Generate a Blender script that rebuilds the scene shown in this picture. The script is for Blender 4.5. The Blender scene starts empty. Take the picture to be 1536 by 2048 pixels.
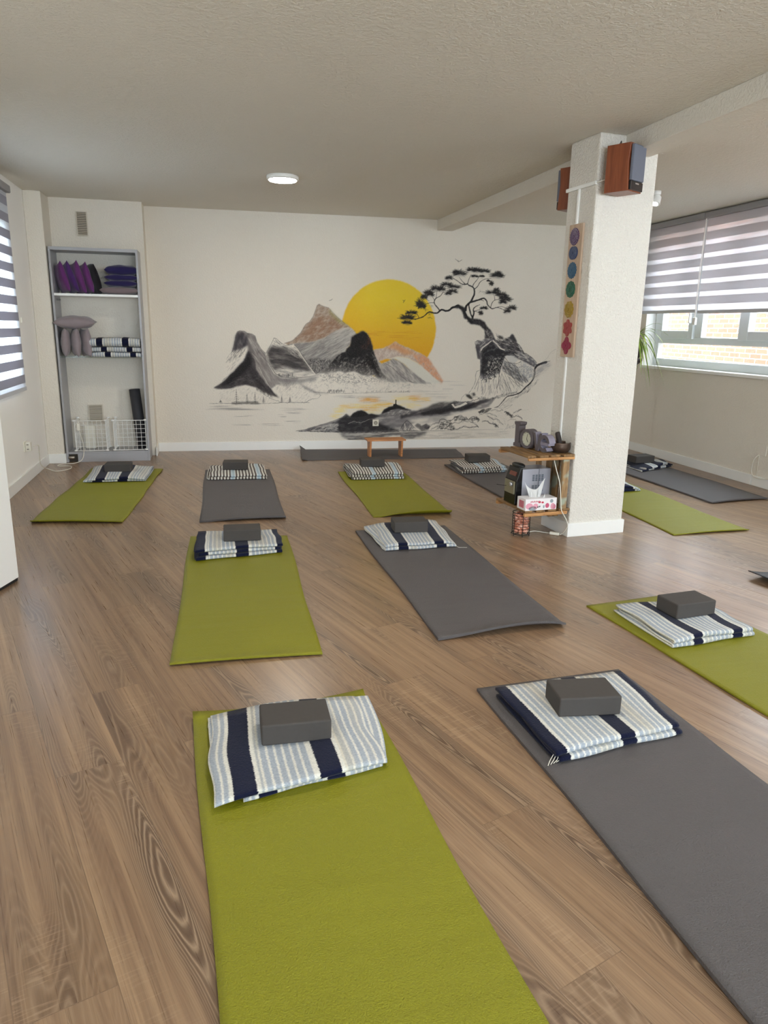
import bpy, math, random
import numpy as np
from mathutils import Vector, Matrix
random.seed(7)
RNG = np.random.default_rng(11)
PI = math.pi
SC = bpy.context.scene

# ------------------------------------------------------------------ camera
cam_data = bpy.data.cameras.new('camera')
cam = bpy.data.objects.new('camera', cam_data)
SC.collection.objects.link(cam)
YAW, PITCH, ROLL, EYE = 0.2401, 0.2495, 0.0176, 1.3028
fw = Vector((math.sin(YAW)*math.cos(PITCH), math.cos(YAW)*math.cos(PITCH), -math.sin(PITCH)))
rt = Vector((math.cos(YAW), -math.sin(YAW), 0))
up = rt.cross(fw)
rt, up = rt*math.cos(ROLL)+up*math.sin(ROLL), up*math.cos(ROLL)-rt*math.sin(ROLL)
cam.matrix_world = Matrix(((rt.x, up.x, -fw.x, 0), (rt.y, up.y, -fw.y, 0), (rt.z, up.z, -fw.z, EYE), (0, 0, 0, 1)))
cam_data.sensor_fit = 'VERTICAL'
cam_data.sensor_height = 36
cam_data.lens = 1446.15*36/2048
cam_data.clip_start = 0.05
SC.camera = cam

# ------------------------------------------------------------------ world, light, exposure
world = bpy.data.worlds.new('sky')
world.use_nodes = True
SC.world = world
wbg = world.node_tree.nodes['Background']
wbg.inputs['Color'].default_value = (0.80, 0.91, 1.0, 1)
wbg.inputs['Strength'].default_value = 10.5
SC.view_settings.view_transform = 'Standard'
SC.view_settings.look = 'None'
SC.view_settings.gamma = 1
SC.view_settings.use_curve_mapping = False
SC.view_settings.exposure = 0.74
SC.cycles.max_bounces = 10
SC.cycles.diffuse_bounces = 6
SC.cycles.glossy_bounces = 4
SC.cycles.transparent_max_bounces = 16
SC.cycles.sample_clamp_indirect = 6
SC.cycles.caustics_reflective = False
SC.cycles.caustics_refractive = False

def area_light(name, loc, target, sx, sy, power, color=(1, 1, 1), portal=False):
    L = bpy.data.lights.new(name, 'AREA')
    L.shape = 'RECTANGLE'; L.size = sx; L.size_y = sy; L.energy = power; L.color = color
    o = bpy.data.objects.new(name, L)
    SC.collection.objects.link(o)
    o.location = loc
    o.rotation_euler = (Vector(target)-Vector(loc)).to_track_quat('-Z', 'Y').to_euler()
    L.cycles.is_portal = portal
    return o
LAMP_POWER = 9
# sky seen through each window opening (portals only steer the sampling of the sky)
area_light('window_daylight', (4.95, 3.4, 1.7), (0, 3.4, 1.7), 7.6, 1.5, 1, portal=True)
area_light('window_daylight', (-1.75, 5.7, 1.45), (4, 5.7, 1.45), 1.6, 1.2, 1, portal=True)
area_light('window_daylight', (1.6, -2.75, 1.5), (1.6, 4, 1.5), 4.4, 1.5, 1, portal=True)

# ------------------------------------------------------------------ material helpers
def lin(c):
    return tuple(((v/255)/12.92 if v/255 <= 0.04045 else ((v/255+0.055)/1.055)**2.4) for v in c)
class NT:
    def __init__(s, name):
        s.m = bpy.data.materials.new(name); s.m.use_nodes = True
        s.t = s.m.node_tree; s.n = s.t.nodes
        s.b = s.n['Principled BSDF']; s.out = s.n['Material Output']
    def N(s, typ, ins=None, **props):
        n = s.n.new(typ)
        for k, v in props.items(): setattr(n, k, v)
        for k, v in (ins or {}).items():
            if isinstance(v, bpy.types.NodeSocket): s.t.links.new(v, n.inputs[k])
            else: n.inputs[k].default_value = v
        return n
    def L(s, a, b): s.t.links.new(a, b)
    def M(s, op, a, b=0.0, c=None, clamp=False):
        ins = {0: a, 1: b}
        if c is not None: ins[2] = c
        return s.N('ShaderNodeMath', ins, operation=op, use_clamp=clamp).outputs[0]
    def mix(s, f, a, b, blend='MIX'):
        n = s.n.new('ShaderNodeMix'); n.data_type = 'RGBA'; n.blend_type = blend
        for sock, v in ((n.inputs[0], f), (n.inputs[6], a), (n.inputs[7], b)):
            if isinstance(v, bpy.types.NodeSocket): s.t.links.new(v, sock)
            elif isinstance(v, (int, float)): sock.default_value = v
            else: sock.default_value = (*v[:3], 1)
        return n.outputs[2]
    def ramp(s, fac, stops, interp='LINEAR'):
        n = s.n.new('ShaderNodeValToRGB'); s.t.links.new(fac, n.inputs[0])
        e = n.color_ramp.elements
        n.color_ramp.interpolation = interp
        while len(e) < len(stops): e.new(0.5)
        for i, (p, c) in enumerate(stops):
            e[i].position = p
            e[i].color = (*c[:3], 1) if not isinstance(c, (int, float)) else (c, c, c, 1)
        return n.outputs[0]
    def obj(s): return s.N('ShaderNodeTexCoord').outputs['Object']
    def noise(s, vec, scale, detail=2, rough=0.5, dist=0.0):
        return s.N('ShaderNodeTexNoise', {'Vector': vec, 'Scale': scale, 'Detail': detail, 'Roughness': rough, 'Distortion': dist}).outputs[0]
    def bump(s, h, strength, dist, normal=None):
        ins = {'Height': h, 'Strength': strength, 'Distance': dist}
        if normal is not None: ins['Normal'] = normal
        o = s.N('ShaderNodeBump', ins).outputs[0]
        s.L(o, s.b.inputs['Normal']); return o
    def set(s, **k):
        for a, v in k.items():
            key = {'base': 'Base Color', 'rough': 'Roughness', 'metal': 'Metallic', 'spec': 'Specular IOR Level', 'sheen': 'Sheen Weight',
                   'coat': 'Coat Weight', 'emit': 'Emission Color', 'estr': 'Emission Strength', 'trans': 'Transmission Weight', 'alpha': 'Alpha'}[a]
            i = s.b.inputs[key]
            if isinstance(v, bpy.types.NodeSocket): s.L(v, i)
            elif isinstance(v, tuple): i.default_value = (*v[:3], 1)
            else: i.default_value = v
        return s

def simple(name, rgb, rough=0.5, spec=0.5, metal=0.0, var=0.06, vscale=30, bs=0.0, bscale=200, bd=0.001, sheen=0.0, coat=0.0):
    t = NT(name); c = lin(rgb); o = t.obj()
    n = t.noise(o, vscale, 3)
    t.set(base=t.mix(n, tuple(v*(1-var) for v in c), tuple(min(1, v*(1+var)) for v in c)), rough=rough, spec=spec, metal=metal, sheen=sheen, coat=coat)
    if bs: t.bump(t.noise(o, bscale, 2), bs, bd)
    return t.m

WALL_RGB = (228, 221, 208)
def plaster(name, rgb, bscale=75, bs=0.6, bd=0.004):
    t = NT(name); o = t.obj(); c = lin(rgb)
    n = t.noise(o, 1.3, 3)
    t.set(base=t.mix(n, tuple(v*.97 for v in c), tuple(min(1, v*1.02) for v in c)), rough=.85, spec=.25)
    a = t.noise(o, bscale, 3, .55, .4)
    h = t.ramp(a, [(.42, 0.0), (.62, 1.0)])
    t.bump(h, bs, bd)
    return t.m
M = {}
M['wall'] = plaster('wall_plaster', WALL_RGB, 70, .45, .004)
M['wall_col'] = plaster('column_plaster', (229, 224, 214), 75, .7, .005)
M['ceil'] = plaster('ceiling_plaster', (224, 219, 208), 55, .4, .005)
M['smooth'] = plaster('smooth_wall', (245, 243, 238), 20, .05, .002)
M['white'] = simple('white_paint', (238, 238, 234), .35, .5, var=.01)
M['grey_lam'] = simple('grey_laminate', (165, 165, 168), .4, .5, var=.02)
M['alu'] = simple('window_frame_paint', (214, 220, 220), .35, .5, var=.02)
M['blackrubber'] = simple('black_rubber', (24, 24, 24), .6)
M['plastic'] = simple('white_plastic', (228, 224, 210), .35, .5, var=.01)

# laminate floor: planks with cathedral grain
def floor_material():
    t = NT('laminate_floor'); o = t.obj()
    mp = t.N('ShaderNodeMapping', {'Vector': o, 'Rotation': (0, 0, math.radians(-108.5))}).outputs[0]
    sep = t.N('ShaderNodeSeparateXYZ', {0: mp})
    v, u = sep.outputs[0], sep.outputs[1]
    br = t.N('ShaderNodeTexBrick', {'Vector': mp, 'Color1': (0, 0, 0, 1), 'Color2': (1, 1, 1, 1), 'Mortar': (.5, .5, .5, 1), 'Scale': 1.0,
              'Mortar Size': .0012, 'Mortar Smooth': .3, 'Bias': 0, 'Brick Width': 1.28, 'Row Height': .19}, offset=.37, offset_frequency=2)
    rnd = t.M('MULTIPLY', br.outputs[0], 1.0)
    wn = t.N('ShaderNodeTexWhiteNoise', {'W': rnd}, noise_dimensions='1D')
    r = wn.outputs[0]
    def vec(su, sv, k):
        return t.N('ShaderNodeCombineXYZ', {0: t.M('MULTIPLY_ADD', v, sv, t.M('MULTIPLY', r, 37*k)), 1: t.M('MULTIPLY_ADD', u, su, t.M('MULTIPLY', r, 11*k)), 2: r}).outputs[0]
    # elongated height field: contour lines make the ovals and arches
    f = t.noise(vec(8.5, .9, 1.0), 1.0, 1.0, .4, .15)
    wob = t.noise(vec(34, 9, .7), 1.0, 2, .5)
    f2 = t.M('MULTIPLY_ADD', wob, .016, f)
    ring = t.M('PINGPONG', t.M('MULTIPLY', f2, 46), .5)
    lines = t.ramp(ring, [(0.0, 1.0), (.28, .15), (.5, 0.0)])
    dark = t.ramp(f, [(.44, 0.0), (.56, .35), (.68, 1.0)])
    fib = t.noise(vec(190, 3.2, 1.3), 1.0, 3, .6)
    fib2 = t.noise(vec(42, 1.0, 2.3), 1.0, 2, .5)
    cross = t.noise(vec(16, 170, 1.9), 1.0, 1, .5)
    cmask = t.ramp(t.noise(vec(5, 1.8, 3.1), 1.0, 1), [(.55, 0.0), (.68, 1.0)])
    tan, brn, drk, lgt = lin((158, 129, 100)), lin((124, 97, 75)), lin((86, 66, 52)), lin((184, 158, 130))
    base = t.mix(t.ramp(fib2, [(.3, 0.0), (.7, 1.0)]), brn, tan)
    base = t.mix(t.M('MULTIPLY', dark, .85), base, drk)
    base = t.mix(t.M('MULTIPLY', t.ramp(fib, [(.35, 1.0), (.55, 0.0)]), .30), base, drk)
    base = t.mix(t.M('MULTIPLY', lines, t.M('MULTIPLY_ADD', dark, .50, .07)), base, lgt)
    base = t.mix(t.M('MULTIPLY', t.M('MULTIPLY', t.ramp(cross, [(.55, 0.0), (.68, 1.0)]), cmask), .32), base, lgt)
    tone = t.N('ShaderNodeCombineXYZ', {0: t.M('MULTIPLY_ADD', r, .16, .92), 1: t.M('MULTIPLY_ADD', r, .19, .90), 2: t.M('MULTIPLY_ADD', r, .22, .87)}).outputs[0]
    base = t.mix(1.0, base, tone, 'MULTIPLY')
    base = t.mix(t.M('MULTIPLY', br.outputs['Fac'], .45), base, drk)
    t.set(base=base, rough=t.M('MULTIPLY_ADD', fib, .10, .24), spec=.65)
    h = t.M('ADD', t.M('MULTIPLY', fib, .5), t.M('MULTIPLY', br.outputs['Fac'], -2.0))
    t.bump(h, .12, .001)
    return t.m
M['floor'] = floor_material()

def wood(name, rgb, rgb2, ax=0, scale=8, rough=.5, extra=None):
    t = NT(name); o = t.obj()
    sc = [scale, scale, scale]; sc[ax] = scale*.12
    mp = t.N('ShaderNodeMapping', {'Vector': o, 'Scale': tuple(sc)}).outputs[0]
    n = t.noise(mp, 4, 4, .6, .5)
    c = t.mix(t.ramp(n, [(.35, 0.0), (.65, 1.0)]), lin(rgb2), lin(rgb))
    if extra:
        m = t.ramp(t.noise(o, 9, 2), [(.5, 0.0), (.6, 1.0)])
        c = t.mix(t.M('MULTIPLY', m, .6), c, lin(extra))
    t.set(base=c, rough=rough); t.bump(n, .1, .001)
    return t.m
M['bench'] = wood('honey_wood', (205, 145, 95), (180, 118, 70), 0, 10, .45)
M['crate'] = wood('pine_crate_wood', (152, 116, 72), (100, 74, 44), 1, 14, .6)
M['crate_z'] = wood('painted_pine_wood', (168, 136, 94), (122, 92, 60), 2, 14, .6, (170, 190, 175))
M['crate_x'] = wood('pine_cross_board_wood', (206, 156, 100), (160, 110, 62), 0, 14, .6)
M['spk'] = wood('cherry_veneer', (140, 78, 48), (118, 60, 36), 2, 8, .35)

# yoga mats
def mat_material(name, rgb, rough):
    t = NT(name); o = t.obj(); c = lin(rgb)
    n = t.noise(o, 3.0, 3)
    t.set(base=t.mix(n, tuple(x*.92 for x in c), tuple(x*1.08 for x in c)), rough=rough, spec=.45)
    a = t.noise(o, 330, 2, .5)
    b = t.noise(o, 170, 2, .5)
    w = t.noise(t.N('ShaderNodeMapping', {'Vector': o, 'Scale': (1, 5, 1)}).outputs[0], 3, 1)
    h = t.M('ADD', t.M('MULTIPLY', a, .6), t.M('ADD', t.M('MULTIPLY', b, .6), t.M('MULTIPLY', w, 1.2)))
    t.bump(h, .8, .004)
    return t.m
M['mat_green'] = mat_material('green_mat_foam', (128, 126, 10), .55)
M['mat_grey'] = mat_material('grey_mat_foam', (86, 82, 82), .6)
M['mat_dark'] = simple('rolled_mat_foam', (48, 48, 52), .6, bs=.3)
M['block'] = simple('block_foam', (70, 66, 63), .75, .35, var=.08, vscale=60, bs=.25, bscale=500, bd=.0006)

# striped wool
def wool(name, bands, W, kind='A', phase=0.0):
    t = NT(name); uv = t.N('ShaderNodeTexCoord').outputs['UV']; o = t.obj()
    sep = t.N('ShaderNodeSeparateXYZ', {0: uv}); u0, v0 = sep.outputs[0], sep.outputs[1]
    fz = t.noise(t.N('ShaderNodeMapping', {'Vector': uv, 'Scale': (40, 420, 1)}).outputs[0], 1.0, 3, .6)
    fz2 = t.noise(o, 160, 2)
    u = t.M('ADD', u0, t.M('MULTIPLY_ADD', fz, .014, -.007))
    cream, blue, navy, beige, brown, ice = lin((218, 216, 206)), lin((160, 168, 178)), lin((20, 24, 48)), lin((196, 186, 160)), lin((84, 72, 66)), lin((178, 200, 214))
    if kind == 'A':
        s = t.M('PINGPONG', t.M('ADD', u, phase), .0115)
        c = t.mix(t.ramp(t.M('MULTIPLY', s, 87), [(.16, 0.0), (.46, 1.0)]), cream, blue)
        big = t.noise(t.N('ShaderNodeMapping', {'Vector': uv, 'Scale': (9, .4, 1)}).outputs[0], 1.0, 1)
        c = t.mix(t.M('MULTIPLY', t.ramp(big, [(.5, 0.0), (.62, 1.0)]), .45), c, beige)
    else:
        s = t.M('PINGPONG', t.M('ADD', u, phase), .0135)
        c = t.mix(t.ramp(t.M('MULTIPLY', s, 74), [(.40, 0.0), (.55, 1.0)]), cream, brown)
        s2 = t.M('PINGPONG', t.M('ADD', u, .02), .11)
        c = t.mix(t.M('MULTIPLY', t.ramp(t.M('MULTIPLY', s2, 9), [(.12, 1.0), (.2, 0.0)]), .8), c, ice)
    hz = t.noise(o, 420, 2, .7)
    c = t.mix(t.M('MULTIPLY', t.ramp(hz, [(.45, 0.0), (.62, 1.0)]), .30 if kind == 'A' else .12), c, t.mix(.35, c, (.75, .75, .72)))
    for (bc, bw) in bands:
        d = t.M('ABSOLUTE', t.M('SUBTRACT', u, bc*W))
        mg = t.ramp(t.M('MULTIPLY', d, 10), [(min(.95, (bw*W/2+.010)*10), 1.0), (min(.99, (bw*W/2+.014)*10), 0.0)])
        c = t.mix(mg, c, cream)
    for (bc, bw) in bands:
        d = t.M('ABSOLUTE', t.M('SUBTRACT', u, bc*W))
        mk = t.ramp(t.M('MULTIPLY', d, 10), [(max(.01, (bw*W/2-.0012)*10), 1.0), (min(.99, (bw*W/2+.0012)*10), 0.0)])
        c = t.mix(mk, c, navy)
    c = t.mix(t.M('MULTIPLY', t.ramp(fz2, [(.3, 1.0), (.6, 0.0)]), .35), c, t.mix(1.0, c, (.45, .47, .5), 'MULTIPLY'))
    t.set(base=c, rough=.95, spec=.1, sheen=.1)
    t.bump(t.M('ADD', fz2, t.M('MULTIPLY', fz, .6)), .6, .003)
    return t.m

# ------------------------------------------------------------------ mesh helper
class MB:
    def __init__(s): s.v = []; s.f = []; s.m = []; s.uv = None
    def add(s, vs, fs, mi=0):
        k = len(s.v); s.v += [tuple(p) for p in vs]
        s.f += [tuple(i+k for i in f) for f in fs]; s.m += [mi]*len(fs)
        return s
    def box(s, x0, y0, z0, x1, y1, z1, mi=0, T=None):
        vs = [Vector(p) for p in ((x0, y0, z0), (x1, y0, z0), (x1, y1, z0), (x0, y1, z0), (x0, y0, z1), (x1, y0, z1), (x1, y1, z1), (x0, y1, z1))]
        if T: vs = [T @ p for p in vs]
        return s.add(vs, [(0, 3, 2, 1), (4, 5, 6, 7), (0, 1, 5, 4), (1, 2, 6, 5), (2, 3, 7, 6), (3, 0, 4, 7)], mi)
    def tube(s, pts, r, n=8, mi=0, closed=False):
        pts = [Vector(p) for p in pts]; L = len(pts)
        rr = r if isinstance(r, (list, tuple)) else [r]*L
        vs = []; prev = None
        for i, p in enumerate(pts):
            if closed: d = pts[(i+1) % L]-pts[i-1]
            else: d = pts[min(i+1, L-1)]-pts[max(i-1, 0)]
            d = d.normalized() if d.length > 1e-9 else Vector((0, 0, 1))
            if prev is None:
                a = Vector((0, 0, 1)) if abs(d.z) < .9 else Vector((1, 0, 0))
                e1 = d.cross(a).normalized()
            else:
                e1 = (prev-d*prev.dot(d)); e1 = e1.normalized() if e1.length > 1e-6 else d.orthogonal().normalized()
            prev = e1; e2 = d.cross(e1)
            for k in range(n):
                an = 2*PI*k/n
                vs.append(p+(e1*math.cos(an)+e2*math.sin(an))*rr[i])
        fs = []
        for i in range(L if closed else L-1):
            j = (i+1) % L
            for k in range(n):
                fs.append((i*n+k, i*n+(k+1) % n, j*n+(k+1) % n, j*n+k))
        if not closed: fs += [tuple(range(n))[::-1], tuple((L-1)*n+k for k in range(n))]
        return s.add(vs, fs, mi)
    def lathe(s, prof, c=(0, 0, 0), n=32, mi=0, T=None):
        vs = []
        for r, z in prof:
            for k in range(n):
                a = 2*PI*k/n; p = Vector((c[0]+r*math.cos(a), c[1]+r*math.sin(a), c[2]+z)); vs.append(T @ p if T else p)
        fs = []
        for i in range(len(prof)-1):
            for k in range(n): fs.append((i*n+k, i*n+(k+1) % n, (i+1)*n+(k+1) % n, (i+1)*n+k))
        fs += [tuple(range(n))[::-1], tuple((len(prof)-1)*n+k for k in range(n))]
        return s.add(vs, fs, mi)
    def prism(s, pts, h, fn, mi=0, h0=0.0):
        # outline pts (a,b) extruded from h0 to h; fn(a,b,h) -> world
        n = len(pts)
        vs = [fn(a, b, h0) for a, b in pts]+[fn(a, b, h) for a, b in pts]
        fs = [tuple(range(n))[::-1], tuple(range(n, 2*n))]+[(i, (i+1) % n, n+(i+1) % n, n+i) for i in range(n)]
        return s.add(vs, fs, mi)
    def grid(s, P, mi=0, closed_u=False):
        # P[i][j] points
        ni, nj = len(P), len(P[0]); vs = [p for row in P for p in row]
        fs = [(i*nj+j, i*nj+(j+1) % nj, (i+1)*nj+(j+1) % nj, (i+1)*nj+j) for i in range(ni-1) for j in range(nj if closed_u else nj-1)]
        return s.add(vs, fs, mi)
    def build(s, name, mats, parent=None, smooth=False, bevel=0.0, loc=None, rotz=0.0, seg=2, fix=True):
        me = bpy.data.meshes.new(name); me.from_pydata([tuple(p) for p in s.v], [], s.f)
        mats = mats if isinstance(mats, (list, tuple)) else [mats]
        for m_ in mats: me.materials.append(m_)
        if len(mats) > 1: me.polygons.foreach_set('material_index', s.m)
        if fix:
            import bmesh
            b = bmesh.new(); b.from_mesh(me); bmesh.ops.recalc_face_normals(b, faces=b.faces); b.to_mesh(me); b.free()
        if smooth: me.polygons.foreach_set('use_smooth', [True]*len(me.polygons))
        o = bpy.data.objects.new(name, me); SC.collection.objects.link(o)
        if parent: o.parent = parent
        if loc is not None: o.location = loc
        o.rotation_euler = (0, 0, rotz)
        if bevel:
            md = o.modifiers.new('bevel', 'BEVEL'); md.width = bevel; md.segments = seg; md.limit_method = 'ANGLE'; md.angle_limit = math.radians(35)
        return o
def tag(o, label, cat, group=None, kind=None):
    if label: o['label'] = label
    if cat: o['category'] = cat
    if group: o['group'] = group
    if kind: o['kind'] = kind
    return o
def thing(name, label, cat, loc=(0, 0, 0), rotz=0.0, group=None):
    o = bpy.data.objects.new(name, None); SC.collection.objects.link(o)
    o.empty_display_size = .05
    o.location = loc; o.rotation_euler = (0, 0, rotz)
    return tag(o, label, cat, group)
def struct(o): o['kind'] = 'structure'; return o
def lab(o, label): o['label'] = label; return o

# ------------------------------------------------------------------ room dimensions (metres)
H = 2.41
XL, XR = -1.4945, 4.687
XP, YP = -1.347, 7.316      # pier beside the bookcase
YA, XA = 7.645, -0.530      # wall behind the bookcase, its right end
YM, MT = 7.892, -0.0441     # mural wall: y = YM + MT (x - XA)
XB0, XB1, ZB = 2.424, 2.594, 2.304
HB = .09
CX, CY, CTH = 2.2497, 4.1296, 0.0956
CW, CD = .4106, .3025
YBK = -2.6
def my(x): return YM+MT*(x-XA)

# ================================================================== THE SETTING
struct(MB().box(XL-.3, YBK-.3, -.12, XR+.3, 8.3, 0).build('floor', M['floor']))
struct(MB().box(XL-.3, YBK-.3, H, XR+.3, 8.3, H+.12).build('ceiling', M['ceil']))
# left wall with its window opening
WL0, WL1, ZL0, ZL1 = 4.95, 6.42, .86, 2.02
b = MB(); x0, x1 = XL-.22, XL
b.box(x0, YBK, 0, x1, WL0, H); b.box(x0, WL1, 0, x1, 8.1, H)
b.box(x0, WL0, 0, x1, WL1, ZL0); b.box(x0, WL0, ZL1, x1, WL1, H)
struct(b.build('wall_left', M['smooth']))
# right wall below the long window band
WR0, WR1, ZR0, ZR1 = -.3, 7.27, .94, 2.385
b = MB(); x0, x1 = XR, XR+.22
b.box(x0, YBK, 0, x1, 8.1, ZR0); b.box(x0, WR1, ZR0, x1, 8.1, H); b.box(x0, YBK, ZR0, x1, WR0, H); b.box(x0, WR0, ZR1, x1, WR1, H)
struct(b.build('wall_right', M['wall']))
# unseen back wall; its wide window opening is added for daylight from behind
b = MB()
b.box(XL, YBK-.2, 0, XR, YBK, .85); b.box(XL, YBK-.2, 2.2, XR, YBK, H); b.box(XL, YBK-.2, .85, -.6, YBK, 2.2); b.box(3.8, YBK-.2, .85, XR, YBK, 2.2)
struct(b.build('wall_back', M['wall']))
b = MB()
for i in range(5):
    x = -.6+i*1.1
    b.box(x-.03, YBK-.12, .85, x+.03, YBK-.06, 2.2)
b.box(-.6, YBK-.12, .85, 3.8, YBK-.06, .91); b.box(-.6, YBK-.12, 2.14, 3.8, YBK-.06, 2.2)
struct(b.build('added_window', M['alu'], bevel=.004))
# pier, niche wall and mural wall
struct(MB().box(XL, YP, 0, XP, YA+.1, H).build('wall_pier', M['wall'], bevel=.008))
struct(MB().box(XP-.1, YA, 0, XA, 8.1, H).build('wall_alcove', M['wall']))
b = MB(); xe = XR+.1
b.add([(XA-.2, my(XA-.2), 0), (xe, my(xe), 0), (xe, my(xe)+.2, 0), (XA-.2, my(XA-.2)+.2, 0), (XA-.2, my(XA-.2), H), (xe, my(xe), H), (xe, my(xe)+.2, H), (XA-.2, my(XA-.2)+.2, H)],
      [(0, 3, 2, 1), (4, 5, 6, 7), (0, 1, 5, 4), (1, 2, 6, 5), (2, 3, 7, 6), (3, 0, 4, 7)])
struct(b.build('wall_mural', M['wall']))
# beam and column
struct(MB().box(XB0, YBK, ZB, XB1, 7.9, H).build('trim_1', M['ceil'], bevel=.004))
struct(MB().box(0, 0, 0, CW, CD, H).build('wall_column', M['wall_col'], bevel=.010, loc=(CX, CY, 0), rotz=CTH))
# baseboards
def bb(name, boxes, **k):
    b = MB()
    for x in boxes: b.box(*x)
    return struct(b.build(name, M['white'], bevel=.002, **k))
T_ = .012
bb('baseboard_left', [(XL, 3.3, 0, XL+T_, YP, HB)])
bb('baseboard_pier', [(XL+T_, YP-T_, 0, XP+T_, YP, HB), (XP, YP, 0, XP+T_, YP+.03, HB)])
bb('baseboard_alcove', [(XA, YA-.06, 0, XA+T_, my(XA)-T_, HB)])
b = MB(); xa, xe = XA, XR
b.add([(xa, my(xa)-T_, 0), (xe, my(xe)-T_, 0), (xe, my(xe), 0), (xa, my(xa), 0), (xa, my(xa)-T_, HB), (xe, my(xe)-T_, HB), (xe, my(xe), HB), (xa, my(xa), HB)],
      [(0, 3, 2, 1), (4, 5, 6, 7), (0, 1, 5, 4), (1, 2, 6, 5), (2, 3, 7, 6), (3, 0, 4, 7)])
struct(b.build('baseboard_mural', M['white']))
bb('baseboard_right', [(XR-T_, 5.37, 0, XR, my(XR)-T_, HB), (XR-T_*.9, .5, 0, XR, 5.365, HB)])
bb('baseboard_column', [(-T_, -T_, 0, CW+T_, 0, HB), (-T_, 0, 0, 0, CD+T_, HB), (CW, 0, 0, CW+T_, CD+T_, HB), (0, CD, 0, CW, CD+T_, HB)], loc=(CX, CY, 0), rotz=CTH)

# glass that lets daylight straight through
g = NT('window_glass'); g.n.remove(g.b)
tr = g.N('ShaderNodeBsdfTransparent', {'Color': (.97, .98, .98, 1)}); gl = g.N('ShaderNodeBsdfGlossy', {'Roughness': .02})
fr = None
mx = g.N('ShaderNodeMixShader', {0: .05}); g.L(tr.outputs[0], mx.inputs[1]); g.L(gl.outputs[0], mx.inputs[2]); g.L(mx.outputs[0], g.out.inputs[0])
M['glass'] = g.m

# right window band
def window_right():
    K = 1.0277; x0, x1 = XR+.13, XR+.19       # frame stands back in the reveal
    zz = lambda z: EYE+(z-EYE)*K
    w = thing('window_1', None, None); struct(w)
    b = MB(); yb = WR0+.08; ya_ = 7.195
    zr, zt0, zt1 = zz(1.04), zz(1.195), zz(1.262)
    b.box(x0, yb, .955, x1, ya_, zr); b.box(x0, yb, zt0, x1, ya_, zt1); b.box(x0, yb, 2.36, x1, ya_, 2.385)
    b.box(x0, ya_, .955, x1, WR1, 2.385); b.box(x0, WR0, .955, x1, yb, 2.385)
    y = 7.262; st = 1.29*K; sashes = []; panes = []
    while y > WR0+.5:
        s1 = y-.66; e = max(y-st, yb)
        sashes.append((s1, min(y, 7.25))); panes.append((e+.03, s1-.11))
        b.box(x0, s1-.11, zt1, x1, s1+.01, 2.36)
        if e > yb: b.box(x0, e, zt1, x1, e+.03, 2.36)
        y -= st
    b.build('window_frame', M['alu'], w, bevel=.004)
    for (s0, s1) in sashes:
        c = MB(); xs = x0-.022; zl = zz(1.245); zg = zz(1.325)
        c.box(xs, s0, zl, x1-.01, s0+.077, 2.35); c.box(xs, s1-.125, zl, x1-.01, s1, 2.35)
        c.box(xs, s0+.077, zl, x1-.01, s1-.125, zg); c.box(xs, s0+.077, 2.28, x1-.01, s1-.125, 2.35)
        so = c.build('sash', M['alu'], w, bevel=.005)
        MB().box(x0+.028, s0+.07, zg-.005, x0+.034, s1-.12, 2.29).build('pane', M['glass'], so)
        MB().box(xs-.03, s0+.03, 1.40, xs, s0+.05, 1.50).build('handle', M['white'], so, bevel=.004)
    for (s0, s1) in panes:
        if s1 > s0: MB().box(x0+.028, s0-.005, zt1-.005, x0+.034, s1+.005, 2.365).build('pane', M['glass'], w)
    MB().box(x0+.028, yb-.005, zr-.005, x0+.034, ya_+.005, zt0+.005).build('pane', M['glass'], w)
    MB().box(XR-.03, WR0, .925, x1, WR1, .955).build('window_sill', M['white'], w, bevel=.004)
    MB().box(XR+.001, WR1-.004, .955, x0, WR1, 2.385).build('jamb', M['white'], w)
window_right()
# left window
w = thing('window_2', None, None); struct(w)
b = MB(); xa0, xa1 = XL-.16, XL-.10
b.box(xa0, WL0, ZL0, xa1, WL1, ZL0+.06); b.box(xa0, WL0, ZL1-.06, xa1, WL1, ZL1)
for y in (WL0, WL0+.70, WL1-.06): b.box(xa0, y, ZL0, xa1, y+.06, ZL1)
b.build('window_frame', M['alu'], w, bevel=.004)
MB().box(xa0+.027, WL0+.05, ZL0+.05, xa0+.033, WL1-.05, ZL1-.05).build('pane', M['glass'], w)

# brick facade across the street
def brick_material():
    t = NT('facade_brick'); o = t.obj()
    br = t.N('ShaderNodeTexBrick', {'Vector': t.N('ShaderNodeMapping', {'Vector': o, 'Rotation': (PI/2, 0, 0)}).outputs[0], 'Color1': (*lin((124, 70, 50)), 1), 'Color2': (*lin((134, 80, 58)), 1), 'Mortar': (*lin((160, 150, 140)), 1),
              'Scale': 1.0, 'Mortar Size': .007, 'Mortar Smooth': .1, 'Brick Width': .30, 'Row Height': .073}, offset=.5)
    t.set(base=br.outputs[0], rough=.9); return t.m
M['brick'] = brick_material()
bw = MB().box(-5, 0, -3.2, 16, .3, 3.4).build('brick_building', M['brick'], loc=(7.55, 6.0, 0), rotz=math.radians(90-10.6))
tag(bw, 'orange brick facade seen through the panes of the long right window', 'building')

struct(MB().box(-14, -14, -3.3, 24, 26, -3.2).build('ground', simple('street_concrete', (150, 148, 142), .9)))

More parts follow.
